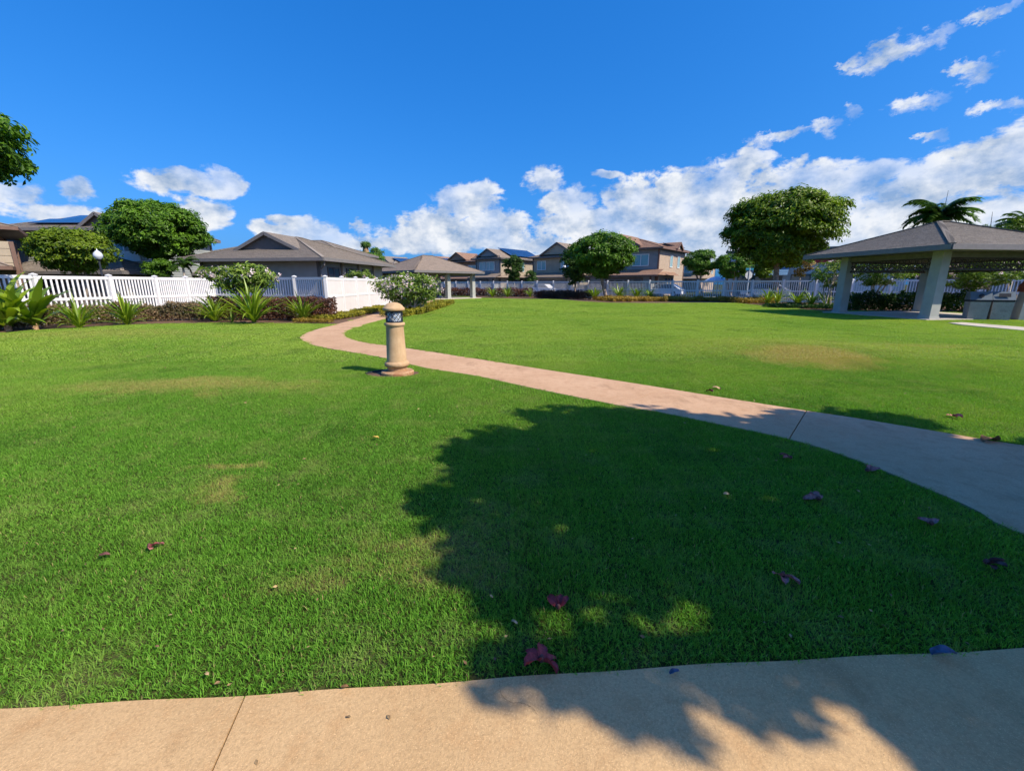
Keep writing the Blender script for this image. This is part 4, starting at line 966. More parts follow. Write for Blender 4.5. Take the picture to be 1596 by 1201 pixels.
# central pavilion
cc = CN + cu * CLU / 2 + cv * CLV / 2; hw, hd = CLU / 2 - 0.9, CLV / 2 - 0.9
pavilion('park_pavilion', 'open shelter with brown grey hip roof and pale pillars behind the plumeria', cc, math.atan2(cu.y, cu.x), hw, hd,
         [(-hw, -hd), (0.15, -hd), (hw, -hd), (-hw, hd), (0.15, hd), (hw, hd)], 2.72, 1.62, 0.9, 'shingle_brown', 0.21, 0.08, 0.28, lat=False)
def picnic_table(label, base, rz):
    root = empty('picnic_table', (base[0], base[1], 0.08), rz)
    for i in range(4): MB().box(-0.9, 0.9, -0.36 + i * 0.185, -0.19 + i * 0.185, 0.72, 0.76).build('plank', MAT['trim_dark'], root)
    for s in (-1, 1):
        MB().box(-0.9, 0.9, s * 0.68 - 0.13, s * 0.68 + 0.13, 0.42, 0.46).build('seat', MAT['trim_dark'], root)
        MB().beam((s * 0.65, -0.7, 0.0), (s * 0.65, 0.25, 0.72), 0.07, 0.07).beam((s * 0.652, 0.7, 0.0), (s * 0.652, -0.25, 0.72), 0.06, 0.07).box(s * 0.65 - 0.03, s * 0.65 + 0.03, -0.75, 0.75, 0.37, 0.42).build('leg', MAT['dark_metal'], root)
    tag(root, label, 'table')
picnic_table('dark picnic table in the shade of the central shelter', cc + cu * 0.2 - cv * 0.8, math.atan2(cu.y, cu.x))

# ------------------------------------------------------------------ houses
def house(name, label, corner, rot, group=None):
    """front right corner of the house at the origin: the front looks to -y and runs to -x, the right side runs to +y"""
    root = empty(name, (corner[0], corner[1], 0), rot); tag(root, label, 'house', group or 'houses round the park'); return root
# cottage behind the picket fence
h = house('cottage', 'single storey grey cottage with hipped shingle roof behind the white fence', (-12.2, 28.0), A(-8))
MB().box(-8.4, 0, 0, 9.2, -0.1, 2.9).build('wall', MAT['stucco'], h)
for x0, x1, nm in ((-0.16, 0.025, 'corner_post'), (-8.42, -8.2, 'corner_post')): MB().box(x0, x1, -0.03, 0.18, 0, 2.9).build(nm, MAT['trim_dark'], h)
hip_roof(h, -8.4, 0, 0, 9.2, 3.05, 1.75, 'shingle_grey', 0.85, row=0.145)
gable_roof(h, -4.2, 4.7, 0.85, 4.4, 3.72, 1.10, 'shingle_grey', 'trim_dark', 'gutter', row=0.2)  # gable wall in the dark trim colour: its shade is put into the colour
for y in (1.6, 4.0, 6.4):
    window(h, 'r', 0.0, y, 1.85, 1.3, 1.3, 'trim_dark', 'pane', 1); MB().box(0.03, 0.16, y + 0.95, y + 1.2, 0, 2.88).build('pilaster', MAT['side_tan'], h)
MB().tube([(0.72, -0.60, 2.86), (0.70, -0.56, 2.62), (0.12, -0.05, 2.35), (0.10, -0.05, 0.1)], 0.04, 8).build('downpipe', MAT['gutter'], h, True)
window(h, 'f', 0.0, -6.6, 1.9, 1.6, 1.0, 'trim_dark', 'pane', 1)
# grey green house with solar roof, far left
h = house('two_storey_house', 'grey green two storey house with solar panels behind the left fence', (-27.6, 32.4), A(0))
lap_wall(h, -9.0, 0, 0, 8.5, -0.1, 5.25, 'side_greygreen')
hip_roof(h, -9.0, 0, 0, 8.5, 5.35, 1.45, 'shingle_grey', 0.6, inset=2.6, row=0.2, trim='gutter')
gable_roof(h, -1.9, 2.8, -0.3, 4.4, 5.50, 0.95, 'shingle_grey', 'trim_dark', 'gutter', row=0.2)
sl_ = Vector((0, 4.85, 1.45)).normalized(); solar(h, (-7.4, 0.35, 5.65), (1, 0, 0), sl_, 4, 1, 1.05, 1.7); solar(h, (-6.6, 2.0, 6.14), (1, 0, 0), sl_, 3, 1, 1.05, 1.7)
window(h, 'f', 0.0, -1.1, 4.2, 1.1, 1.3, 'trim_white', 'pane_teal', 1); window(h, 'f', 0.0, -6.9, 4.75, 1.3, 0.5, 'trim_dark', 'pane', 1)
lap_wall(h, -6.0, 1.6, -3.0, -0.05, -0.1, 2.2, 'stucco', name='garage_wall'); hip_roof(h, -6.0, 1.6, -3.0, -0.05, 2.3, 0.95, 'shingle_grey', 0.55, inset=1.9, row=0.2)
garage_door(h, 'f', -3.0, -2.2, 5.0, 1.9, 0.0, 'trim_dark')
MB().box(-1.9, 1.2, -0.85, -0.03, 3.05, 3.12).box(-1.9, 1.2, -0.85, -0.80, 3.12, 3.75).build('balcony_rail', MAT['trim_white'], h)
# brown house at the left edge
h = house('two_storey_house', 'brown two storey house with banded corner at the left edge', (-29.4, 26.3), A(44))
lap_wall(h, -9, -0.9, 0.7, 8, -0.1, 4.62, 'side_brown', 'trim_brown'); lap_wall(h, -1.15, 0.0, 0.0, 1.5, -0.1, 3.9, 'side_tan', 'trim_brown', 0.42, 'corner_bay')
hip_roof(h, -9, -0.2, 0.2, 8, 4.72, 1.3, 'shingle_brown', 0.6, row=0.2, trim='trim_brown'); hip_roof(h, -5.5, -0.45, -1.4, 0.68, 2.45, 0.7, 'shingle_brown', 0.35, row=0.2, trim='trim_brown')
lap_wall(h, -5.5, -0.9, -1.2, 0.65, -0.1, 2.38, 'side_brown', 'trim_brown', name='porch_wall')
# house whose solar roof shows behind the cottage
h = house('two_storey_house', 'house whose dark solar roof shows between the round tree and the cottage', (-18.0, 46.5), A(-6))
lap_wall(h, -14, 0, 0, 8, -0.1, 4.7, 'side_grey'); hip_roof(h, -14, 0, 0, 8, 4.8, 1.5, 'shingle_grey', 0.6)
solar(h, (-11.2, 0.3, 5.02), (1, 0, 0), (0, 4.6, 1.5), 6, 2)
h = house('garage_block', 'low tan garage seen under the round tree behind the left fence', (-19.6, 38.0), A(-4))
lap_wall(h, -8.0, 0, 0, 6, -0.1, 2.3, 'stucco'); hip_roof(h, -8.0, 0, 0, 6, 2.4, 1.0, 'shingle_grey', 0.6); garage_door(h, 'f', 0.0, -3.5, 5.0, 2.05)

def row_house(label, corner, wall, side, roof, W_, D_, eave, trim='trim_dark', gable=(-3.2, 5.2), pane='pane_teal', gar=(-3.6, 4.6), bay=None, sol=None, grise=1.5):
    h = house('two_storey_house', label, corner, HROT)
    lap_wall(h, -W_, 0, 0, D_, -0.1, eave - 0.1, wall, trim)
    m = MB(); n = int((eave - 0.2) / 0.2)     # sun-facing side: sunlit tone put into a separate wall colour
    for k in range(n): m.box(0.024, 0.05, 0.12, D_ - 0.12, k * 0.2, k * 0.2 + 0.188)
    m.build('sunlit_side_cladding', MAT[side], h)
    hip_roof(h, -W_, 0, 0, D_, eave, 1.5, roof, 0.65, trim=trim)
    if gable: gable_roof(h, gable[0], gable[1], -0.5, D_ * 0.55, eave + 0.32, grise, roof, wall, trim)
    lap_wall(h, -W_ + 0.3, -0.25, -1.5, -0.05, -0.1, 2.5, wall, trim, name='garage_wall')
    m = MB(); roof_plane(m, (-W_ - 0.1, -2.1, 2.55), (0.75, -2.1, 2.55), (0.75, -0.02, 3.25), (-W_ - 0.1, -0.02, 3.25)); r = m.build('porch_roof', MAT[roof], h)
    MB().box(-W_ - 0.1, 0.75, -2.13, -2.07, 2.38, 2.56).build('fascia', MAT[trim], r)
    m = MB(); roof_plane(m, (0.75, -2.1, 2.55), (0.75, D_ * 0.62, 2.55), (0.06, D_ * 0.62, 3.0), (0.06, -0.6, 3.0)); m.build('side_roof', MAT[roof], h)
    garage_door(h, 'f', -1.5, gar[0], gar[1], 2.1, 0.0, 'garage_grey', trim)
    window(h, 'f', 0.0, -2.2, 4.35, 1.9, 1.25, 'trim_white', pane, 1)
    window(h, 'f', 0.0, -W_ + 1.6, 4.35, 1.5, 1.25, 'trim_white', pane, 1)
    for y in (D_ * 0.45, D_ * 0.75): window(h, 'r', 0.05, y, 4.3, 0.8, 1.35, 'trim_white', pane, 1)
    for y in (D_ * 0.3, D_ * 0.42, D_ * 0.54): window(h, 'r', 0.05, y, 1.7, 0.45, 0.9, 'trim_dark', 'pane', 0)
    if bay: lap_wall(h, *bay, 2.9, eave - 0.1, wall, trim, name='bay')
    if sol: solar(h, (0.30, sol[0], eave + 0.28), (0, 1, 0), (-(W_ / 2 + 0.65), 0, 1.5), sol[1], sol[2])
    return h
HB = row_house('brown roofed two storey house with pinkish sunlit side behind the umbrella tree', (17.5, 53.0), 'side_grey', 'side_pink_sunlit', 'shingle_red', 8.6, 9.5, 5.75, 'trim_brown', (-5.0, 5.6), sol=(4.5, 4, 1))
gable_roof(HB, 5.2, 2.4, 0.85, -3.0, 5.82, 0.85, 'shingle_red', 'side_tan', 'trim_brown', 'side_gable', axis='x')
row_house('tan two storey house with pointed gable left of the umbrella tree', (10.0, 65.5), 'side_tan', 'side_tan', 'shingle_brown', 8.4, 10, 5.6, 'trim_dark', (-3.8, 6.2), grise=1.75)
row_house('blue grey two storey house with solar roof right of the central shelter', (-1.9, 71.0), 'side_grey', 'side_tan', 'shingle_brown', 5.2, 13, 5.6, 'trim_dark', (-2.4, 4.6), sol=(2.6, 8, 2), grise=1.2)
row_house('dark brown two storey house behind the right half of the shelter roof', (-6.0, 84.0), 'side_brown', 'side_pink_sunlit', 'shingle_red', 9.5, 10, 5.8, 'trim_brown', (-6.0, 5.4), sol=(2.0, 5, 2))
row_house('house with red brown gable and solar panels above the shelter ridge', (-15.5, 99.0), 'side_brown', 'side_brown', 'shingle_red', 9, 12, 6.0, 'trim_brown', (-4, 5.4), sol=(1.5, 7, 2))
row_house('tan house glimpsed between the street trees behind the blue tent', (36.0, 84.0), 'side_tan', 'side_pink_sunlit', 'shingle_brown', 12, 10, 5.4, 'trim_dark', (-5, 5.4))
row_house('grey house behind the fence at the far right', (66.0, 48.0), 'side_grey', 'side_tan', 'shingle_grey', 16, 10, 4.6, 'trim_dark', None)
row_house('dim house with solar roof just right of the fan palms', (-26.5, 100.0), 'side_grey', 'side_grey', 'shingle_grey', 8, 12, 6.0, 'trim_dark', (-4, 5.4), sol=(1.5, 7, 2))
# shop building behind the big tree
h = tag(empty('shop_building', (34.0, 50.0, 0), HROT), 'pale shop building with red band and blue awning behind the big tree', 'building')
MB().box(-9, 8, 0, 14, -0.1, 5.2).build('wall', MAT['wall_white'], h); MB().box(-9.2, 8.2, -0.2, 14.2, 5.2, 5.5).build('parapet', MAT['gutter'], h)
MB().box(-8.0, 4.5, -0.12, -0.005, 3.8, 4.55).build('sign_band', MAT['sign_red'], h)
m = MB(); roof_plane(m, (-5.6, -1.5, 2.5), (-2.2, -1.5, 2.5), (-2.2, -0.01, 3.6), (-5.6, -0.01, 3.6), 0.3, 0.03); m.build('awning', MAT['awning_blue'], h)
for x in (-6.6, -1.0, 2.2): window(h, 'f', 0.0, x, 1.4, 1.8, 2.3, 'trim_dark', 'pane', 1)
MB().box(-5.0, -2.8, -0.06, -0.002, 0, 2.4).build('doorway', MAT['garage_grey'], h)

# ------------------------------------------------------------------ trees
def px_tree(name, label, px, ytop, ybot, halfpx, Yd, basepx, **k):
    """a tree at depth Yd whose crown spans ytop..ybot and 2*halfpx across"""
    t = at(px, ytop, Yd); b = at(px, ybot, Yd); w = abs(at(px + halfpx, (ytop + ybot) / 2, Yd).x - at(px - halfpx, (ytop + ybot) / 2, Yd).x) / 2
    zc = b.z + (t.z - b.z) * k.pop('cz', 0.48); c = at(px, (ytop + ybot) / 2, Yd); cl = k.get('clump', 0.55)
    base = (at(basepx, 440, Yd).x, Yd)
    return tree(name, label, base, (c.x, Yd, zc), (max(w - cl * 0.75, 0.3), max(w - cl * 0.75, 0.3) * k.pop('deep', 1.0), max(t.z - zc - cl * 0.6, 0.3)), max(zc - b.z - cl * 0.3, 0.3), **k)
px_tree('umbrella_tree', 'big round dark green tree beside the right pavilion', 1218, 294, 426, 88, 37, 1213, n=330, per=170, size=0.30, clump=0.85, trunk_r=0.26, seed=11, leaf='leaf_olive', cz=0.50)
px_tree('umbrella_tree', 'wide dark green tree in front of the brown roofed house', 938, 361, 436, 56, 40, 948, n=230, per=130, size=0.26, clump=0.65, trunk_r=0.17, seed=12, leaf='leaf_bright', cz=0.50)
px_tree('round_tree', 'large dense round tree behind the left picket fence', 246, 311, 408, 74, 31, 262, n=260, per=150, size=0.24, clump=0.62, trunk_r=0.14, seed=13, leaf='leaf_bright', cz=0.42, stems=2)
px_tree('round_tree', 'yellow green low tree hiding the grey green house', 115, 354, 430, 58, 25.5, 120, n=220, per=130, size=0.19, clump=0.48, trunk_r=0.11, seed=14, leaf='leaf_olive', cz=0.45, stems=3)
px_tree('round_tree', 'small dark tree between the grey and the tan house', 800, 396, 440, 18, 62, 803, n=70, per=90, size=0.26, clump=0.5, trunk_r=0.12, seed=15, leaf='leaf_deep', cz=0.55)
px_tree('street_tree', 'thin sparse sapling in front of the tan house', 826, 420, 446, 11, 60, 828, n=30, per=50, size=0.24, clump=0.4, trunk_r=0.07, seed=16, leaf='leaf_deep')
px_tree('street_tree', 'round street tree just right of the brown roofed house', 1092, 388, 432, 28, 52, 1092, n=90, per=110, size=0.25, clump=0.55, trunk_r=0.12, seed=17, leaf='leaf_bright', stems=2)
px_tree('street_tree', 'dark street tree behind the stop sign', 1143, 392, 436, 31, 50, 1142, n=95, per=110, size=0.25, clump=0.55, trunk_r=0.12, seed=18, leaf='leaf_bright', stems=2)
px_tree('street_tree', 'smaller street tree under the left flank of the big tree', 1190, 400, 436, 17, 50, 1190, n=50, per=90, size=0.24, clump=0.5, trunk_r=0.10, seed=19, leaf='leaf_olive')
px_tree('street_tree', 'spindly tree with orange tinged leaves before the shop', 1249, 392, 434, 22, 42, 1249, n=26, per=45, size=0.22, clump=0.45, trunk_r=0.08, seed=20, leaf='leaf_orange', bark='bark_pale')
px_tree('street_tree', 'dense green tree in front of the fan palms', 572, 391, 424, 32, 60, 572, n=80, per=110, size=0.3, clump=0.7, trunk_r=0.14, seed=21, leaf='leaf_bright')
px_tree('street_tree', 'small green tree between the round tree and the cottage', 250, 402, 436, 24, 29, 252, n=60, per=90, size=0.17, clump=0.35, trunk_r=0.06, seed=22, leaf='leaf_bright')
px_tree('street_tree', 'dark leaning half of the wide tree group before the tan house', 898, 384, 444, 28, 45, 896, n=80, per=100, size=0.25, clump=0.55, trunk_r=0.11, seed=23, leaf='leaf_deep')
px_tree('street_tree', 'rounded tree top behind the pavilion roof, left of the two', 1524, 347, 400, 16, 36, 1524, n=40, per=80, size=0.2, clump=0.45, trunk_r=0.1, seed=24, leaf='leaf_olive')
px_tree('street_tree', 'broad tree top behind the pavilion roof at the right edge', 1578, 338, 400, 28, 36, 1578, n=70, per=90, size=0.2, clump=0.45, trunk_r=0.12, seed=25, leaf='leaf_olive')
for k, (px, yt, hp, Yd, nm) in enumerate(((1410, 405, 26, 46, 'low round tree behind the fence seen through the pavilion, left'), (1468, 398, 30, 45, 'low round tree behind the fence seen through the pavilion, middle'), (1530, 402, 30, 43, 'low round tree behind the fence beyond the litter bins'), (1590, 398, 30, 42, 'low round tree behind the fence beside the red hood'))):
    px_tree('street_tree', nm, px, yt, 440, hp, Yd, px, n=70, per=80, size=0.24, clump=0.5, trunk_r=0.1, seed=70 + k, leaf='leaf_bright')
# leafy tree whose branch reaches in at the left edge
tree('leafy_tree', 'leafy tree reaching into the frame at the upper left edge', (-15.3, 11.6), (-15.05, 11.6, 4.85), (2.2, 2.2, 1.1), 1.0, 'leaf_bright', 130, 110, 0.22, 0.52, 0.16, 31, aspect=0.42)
# the tree beside the photographer that shades the foreground (out of the frame, right)
SHADE = [G(*q) for q in [(745, 652), (800, 664), (822, 640), (900, 638), (1000, 642), (1090, 652), (1180, 652), (1255, 640), (1320, 642), (1400, 655), (1450, 668), (1490, 690), (1540, 688), (1596, 694)]] + [(6.4, 3.6), (6.6, 1.6), (5.2, 0.1), (2.6, 0.35), (1.5, 0.85)] + \
        [G(*q) for q in [(1330, 1150), (1200, 1120), (1080, 1130), (960, 1135), (850, 1110), (770, 1065), (745, 1030), (770, 985), (735, 950), (690, 905), (700, 880), (752, 850), (690, 815), (655, 795), (655, 765), (728, 745), (735, 728), (690, 702), (765, 680)]]
GAPS = [(835, 985, 62, 24), (945, 968, 62, 22), (1040, 935, 26, 34), (1065, 985, 40, 20), (775, 797, 24, 10), (840, 828, 14, 7), (800, 660, 20, 5), (905, 1105, 55, 16), (1040, 1090, 30, 26), (1130, 1135, 60, 22), (1235, 1100, 26, 14), (960, 1060, 26, 8), (1200, 655, 34, 7), (1490, 676, 34, 8), (870, 652, 16, 5)]
def shade_centers():
    """twig ends of the shade tree: each one shades the lawn where the photograph shows shade"""
    r = np.random.default_rng(5); out = []; kx, ky = sdir.x / sdir.z, sdir.y / sdir.z
    gp = [(*G(px, py), abs(G(px + rx, py)[0] - G(px, py)[0]), abs(G(px, py - ry)[1] - G(px, py)[1])) for (px, py, rx, ry) in GAPS]
    for (x, y, q) in [(x, y, 0.22) for x in np.arange(-1, 6.8, 0.19) for y in np.arange(2.1, 5.2, 0.19)] + [(x, y, 0.12) for x in np.arange(-0.6, 2.8, 0.105) for y in np.arange(0.6, 2.1, 0.105)] + [(x, y, 0.22) for x in np.arange(2.8, 6.8, 0.19) for y in np.arange(0, 2.1, 0.19)]:
        x += r.uniform(-0.5, 0.5) * q; y += r.uniform(-0.5, 0.5) * q
        if not bool(inpoly(SHADE, np.array([x]), np.array([y]))[0]): continue
        if any(((x - a) / (c + q * 0.55)) ** 2 + ((y - b) / (d + q * 0.55)) ** 2 < 1 for a, b, c, d in gp) and r.random() > 0.30: continue
        x += 0.05; z = r.uniform(3.95, 5.2); out.append((x + kx * z, y + ky * z, z, q * 1.12))
    return out
tree('shade_tree', 'broad leafy tree standing right of the camera, seen by its shadow on the lawn', (7.0, 0.7), (6.3, 1.1, 4.4), (2.4, 1.9, 0.8), 1.0, 'leaf_bright', 10, 36, 0.20, 0.25, 0.15, 33, aspect=0.55, limbs=14, centers=shade_centers())
palm('feathery palm tree rising behind the right pavilion roof', (at(1460, 350, 38).x, 38.0), 7.0, 0.1, 30, 2.9, 41, droop=1.9)
def fan_palm(label, px, ytop, Yd, seed):
    t = at(px, ytop, Yd); o = tree('fan_palm', label, (t.x, Yd), (t.x, Yd, t.z - 0.8), (0.75, 0.75, 0.55), 0.35, 'frond', 14, 26, 1.0, 0.5, 0.3, seed, 'palm_skirt', None, 2, 0.13, cat='palm')
    MB().tube([(0, 0, t.z - 3.6), (0, 0, t.z - 2.4), (0, 0, t.z - 1.2), (0, 0, t.z - 0.9)], [0.3, 0.62, 0.5, 0.2], 12).build('leaf_skirt', MAT['palm_skirt'], o, True)
fan_palm('taller of the two fan palms behind the cottage roof', 569, 376, 82, 42)
fan_palm('shorter of the two fan palms behind the cottage roof', 587, 386, 78, 43)
palm('palm tree showing its fronds above the pavilion roof at the right edge', (at(1598, 350, 40).x, 40.0), 6.6, 0.0, 22, 2.4, 45, droop=1.8)
palm('small drooping palm between the round tree and the cottage', (at(284, 410, 27).x, 27.0), 2.6, 0.0, 12, 1.1, 44, droop=2.0, trunk_r=0.07)

# ------------------------------------------------------------------ bed plants
for lab, px, py, L, nl, sd, stub, wd in [
    ('large strap lily at the left edge with thick tan stem', 14, 517, 1.75, 24, 1, 0.3, 1.45), ('tall strap lily with broad arching leaves, second from the left edge', 56, 515, 1.45, 22, 2, 0.3, 1.35),
    ('pale green strap lily left of the first fence post pair', 124, 513, 1.0, 24, 3, 0.06, 1.0), ('wide spreading strap lily in front of the red hedge', 200, 507, 1.05, 28, 4, 0.05, 0.95),
    ('dense dark strap lily before the white garden bench', 336, 501, 1.05, 32, 5, 0.1, 0.85), ('tall upright strap lily under the pink plumeria', 397, 505, 1.45, 26, 6, 0.3, 0.95),
    ('low spreading strap lily at the hedge end near the path', 474, 501, 1.05, 32, 7, 0.12, 0.8), ('young strap lily with few leaves beside the dense one', 362, 502, 0.6, 9, 8, 0.03, 0.8)]:
    strap_plant(lab, G(px, py), L * 1.22, int(nl * (1.4 if sd < 3 else 2.3)), sd, True, stub * (1 if sd < 3 else 0.5), wd * (1.0 if sd < 3 else 0.62), 'strap lilies along the left fence')
for i, (lab, px, py, L) in enumerate([
    ('strap lily beside the shelter, left of the pair', 768, 464, 1.25), ('strap lily beside the shelter, right of the pair', 791, 464, 1.3), ('small pale strap lily before the tan house', 826, 464, 1.1),
    ('bright strap lily under the wide tree, left one', 926, 470, 1.25), ('strap lily right of the wide tree trunk', 966, 467, 1.5), ('strap lily near the white car, dark leaves', 992, 467, 1.4),
    ('low strap lily behind the yellow ground cover', 1012, 467, 1.1), ('strap lily at the foot of the big tree, left', 1196, 475, 1.25), ('strap lily at the foot of the big tree, right', 1211, 474, 1.2),
    ('pale strap lily between the big tree and the pavilion', 1242, 478, 1.15), ('dark strap lily second right of the big tree', 1264, 479, 1.1), ('dark strap lily nearest the pavilion pillar', 1286, 480, 1.1),
    ('strap lily just inside the first pavilion pillar', 1333, 480, 1.0), ('upright strap lily seen through the pavilion', 1376, 482, 1.05)]):
    strap_plant(lab, G(px, py), L * 1.15, 44, 60 + i, False, 0.15, 0.75, 'strap lilies in the far bed')
off = lambda P, d: [(p[0] + d[0], p[1] + d[1]) for p in P]
hedge('hedge', 'low mottled red brown hedge under the left picket fence', [G(-60, 519), G(0, 513.5), G(70, 508.5), G(150, 504.5), G(250, 500), G(330, 498)], 0.66, 0.7, 'leaf_mixed_hedge', 2600, 0.085, 1)
hedge('hedge', 'clipped dark red hedge ending in a square corner by the path', [G(336, 498), G(420, 498.5), G(480, 498.5), G(524, 498)], 0.92, 0.8, 'leaf_red_hedge', 3000, 0.08, 2, ragged=0.05)
hedge('hedge', 'low red brown hedge in front of the far fence before the tan house', [G(838, 464.5), G(870, 466), G(916, 468)], 0.75, 1.2, 'leaf_red_hedge', 900, 0.14, 3)
hedge('hedge', 'brown hedge behind the central shelter', [tuple(far_fence(i) - FNRM * 0.9) for i in (-3, 0, 3, 6)], 0.95, 0.9, 'leaf_red_hedge', 420, 0.16, 4)
hedge('hedge', 'dark green shrub mass behind the right pavilion', [(19.6, 25.2), (22.6, 24.4), (25.5, 22.5)], 0.95, 0.9, 'leaf_deep', 1400, 0.12, 5)
cover('yellow green ground cover strip between path and privacy fence', [(-8.1, 17.6), (-7.6, 18.6), (-7.55, 20.5), (-7.7, 23.5), (-7.8, 27)], 0.85, 0.20, 'leaf_cover', 2300, 6)
cover('orange tinged ground cover at the end of the red hedge', [G(462, 503.5), G(490, 503.6), G(517, 504.2)], 0.5, 0.15, 'leaf_cover_orange', 1500, 7, 0.055)
cover('yellow ground cover at the foot of the white plumeria', [G(612, 495.0), G(640, 490.5), G(662, 485), G(684, 478), G(697, 474.5)], 1.0, 0.28, 'leaf_cover', 2200, 8, 0.075)
cover('golden ground cover mound below the far fence', [G(938, 471), G(1000, 469.5), G(1080, 469), G(1150, 470), G(1185, 473)], 2.6, 0.34, 'leaf_cover_orange', 1500, 9, 0.13)
cover('dark green ground cover behind the pavilion bed', [G(1195, 478), G(1250, 480), G(1300, 482), (20.5, 26.5)], 2.0, 0.25, 'leaf_deep', 900, 10, 0.11)
plumeria('pink flowered plumeria in front of the cottage', (-11.3, 18.6), (at(376, 424, 18.6).x, 18.6, 1.72), (1.35, 0.8, 0.42), 0.6, 110, 51, 80, 4)
b_ = G(642, 489)
plumeria('white flowered plumeria beside the winding path', b_, (at(637, 452, b_[1]).x, b_[1], 1.15), (1.42, 1.0, 0.70), 0.85, 190, 52, 150, 5, 0.2)
plumeria('plumeria shrub left of the first pavilion pillar', (at(1296, 440, 27).x, 27.0), (at(1296, 425, 27).x, 27.0, 2.0), (0.9, 0.7, 0.7), 0.7, 50, 53, 12, 3)
plumeria('plumeria tree seen through the pavilion, left', (at(1374, 440, 27).x, 27.0), (at(1374, 430, 27).x, 27.0, 2.0), (1.6, 1.0, 0.75), 0.6, 90, 54, 14, 4)
plumeria('broad plumeria tree behind the litter bins', (at(1535, 440, 23.5).x, 23.5), (at(1530, 428, 23.5).x, 23.5, 2.0), (2.2, 1.1, 0.85), 0.8, 150, 55, 30, 5)
plumeria('white flowered shrub peeping over the privacy fence', (-9.6, 27.4), (-9.55, 27.4, 1.75), (0.8, 0.6, 0.4), 0.5, 40, 56, 24, 3)

# ------------------------------------------------------------------ street things behind the fences
def street_lamp(label, base, h, r):
    root = empty('street_lamp', (base[0], base[1], 0))
    MB().lathe([(0.0, 0), (0.16, 0), (0.16, 0.25), (0.09, 0.4), (0.055, 0.6), (0.045, h - 0.1), (0.09, h - 0.06), (0.11, h), (0.0, h + 0.01)], 14).build('pole', MAT['dark_metal'], root, True)
    MB().lathe([(0.0, h), (r * 0.55, h + 0.01), (r * 0.95, h + r * 0.55), (r, h + r * 0.95), (r * 0.85, h + r * 1.5), (r * 0.45, h + r * 1.95), (r * 0.2, h + r * 2.15), (0.0, h + r * 2.2)], 20).build('globe', MAT['globe'], root, True)
    MB().lathe([(r * 0.22, h + r * 2.12), (r * 0.12, h + r * 2.3), (0.01, h + r * 2.6)], 10).build('finial', MAT['metal_pale'], root, True)
    tag(root, label, 'street lamp', 'globe street lamps')
street_lamp('globe street lamp before the yellow green tree on the left', (at(153, 400, 23.6).x, 23.6), 2.75, 0.21)
street_lamp('globe street lamp before the tan house', (at(879, 420, 54).x, 54.0), 3.3, 0.24)
def car(label, base, rz, paint, L=4.5, Wd=1.8, H=1.5, suv=False):
    root = empty('parked_car', (base[0], base[1], 0.02), rz); hw = Wd / 2
    side = [(-L / 2, 0.35), (-L / 2 + 0.05, 0.75), (-L / 2 + 0.9, 0.92), (L / 2 - (0.35 if suv else 0.75), 0.95), (L / 2 - 0.04, 0.85), (L / 2, 0.35)]
    cab = [(-L / 2 + 0.85, 0.9), (-L / 2 + 1.65, H - 0.02), (-L / 2 + 2.2, H), (L / 2 - (0.55 if suv else 1.2), H - 0.03), (L / 2 - (0.18 if suv else 0.35), 0.93)]
    def ext(prof, w0, w1, nm, mat, par):
        m = MB(); n = len(prof); zc = prof[0][1]; zt = max(p[1] for p in prof)
        for s in (-1, 1): m.v += [(x, s * (w0 + (w1 - w0) * (z - zc) / max(zt - zc, 0.01)), z) for x, z in prof]
        m.f = [tuple(range(n))[::-1], tuple(range(n, 2 * n))] + [(i, (i + 1) % n, n + (i + 1) % n, n + i) for i in range(n)]
        return m.build(nm, mat, par)
    ext(side, hw, hw - 0.03, 'body', MAT[paint], root); c = ext(cab, hw - 0.05, hw - 0.22, 'cabin', MAT[paint], root)
    gl = [(x * 0.93 + 0.02, 0.98 + (z - 0.9) * 0.80) for x, z in cab]; ext(gl, hw - 0.035, hw - 0.19, 'side_glass', MAT['car_glass'], c)
    for sx in (-1, 1):
        for sy in (-1, 1):
            t = MB().lathe([(0.0, 0), (0.33, 0), (0.33, 0.2), (0.0, 0.2)], 20).build('wheel', MAT['tyre'], root); t.location = (sx * L * 0.3, sy * (hw - 0.19) - (0.0 if sy > 0 else 0.0), 0.33); t.rotation_euler = (math.pi / 2 * -sy, 0, 0)
            MB().lathe([(0.0, 0.2), (0.2, 0.202), (0.2, 0.21), (0.0, 0.212)], 14).build('rim', MAT['metal_pale'], t)
    for sy in (-1, 1): MB().box(-L / 2 - 0.01, -L / 2 + 0.06, sy * 0.65 - 0.16, sy * 0.65 + 0.16, 0.6, 0.74).build('headlight', MAT['lens'], root)
    tag(root, label, 'car', 'cars parked along the street')
FA = math.atan2(FD.y, FD.x)
for lab, px, Yd, pt, suv in (('white car parked behind the far fence under the brown house', 1036, 52.5, 'car_white', False), ('white car behind the fence in front of the tan house', 843, 66.0, 'car_white', False),
                       ('white high roofed car behind the fence right of the shelter', 757, 74.0, 'car_white', True), ('pale silver car behind the fence beyond the stop sign', 1195, 47.5, 'car_silver', False)):
    car(lab, (at(px, 443, Yd).x, Yd), FA + (0.0 if not suv else math.pi), pt, 4.6 if not suv else 4.8, 1.8, 1.5 if not suv else 1.75, suv)
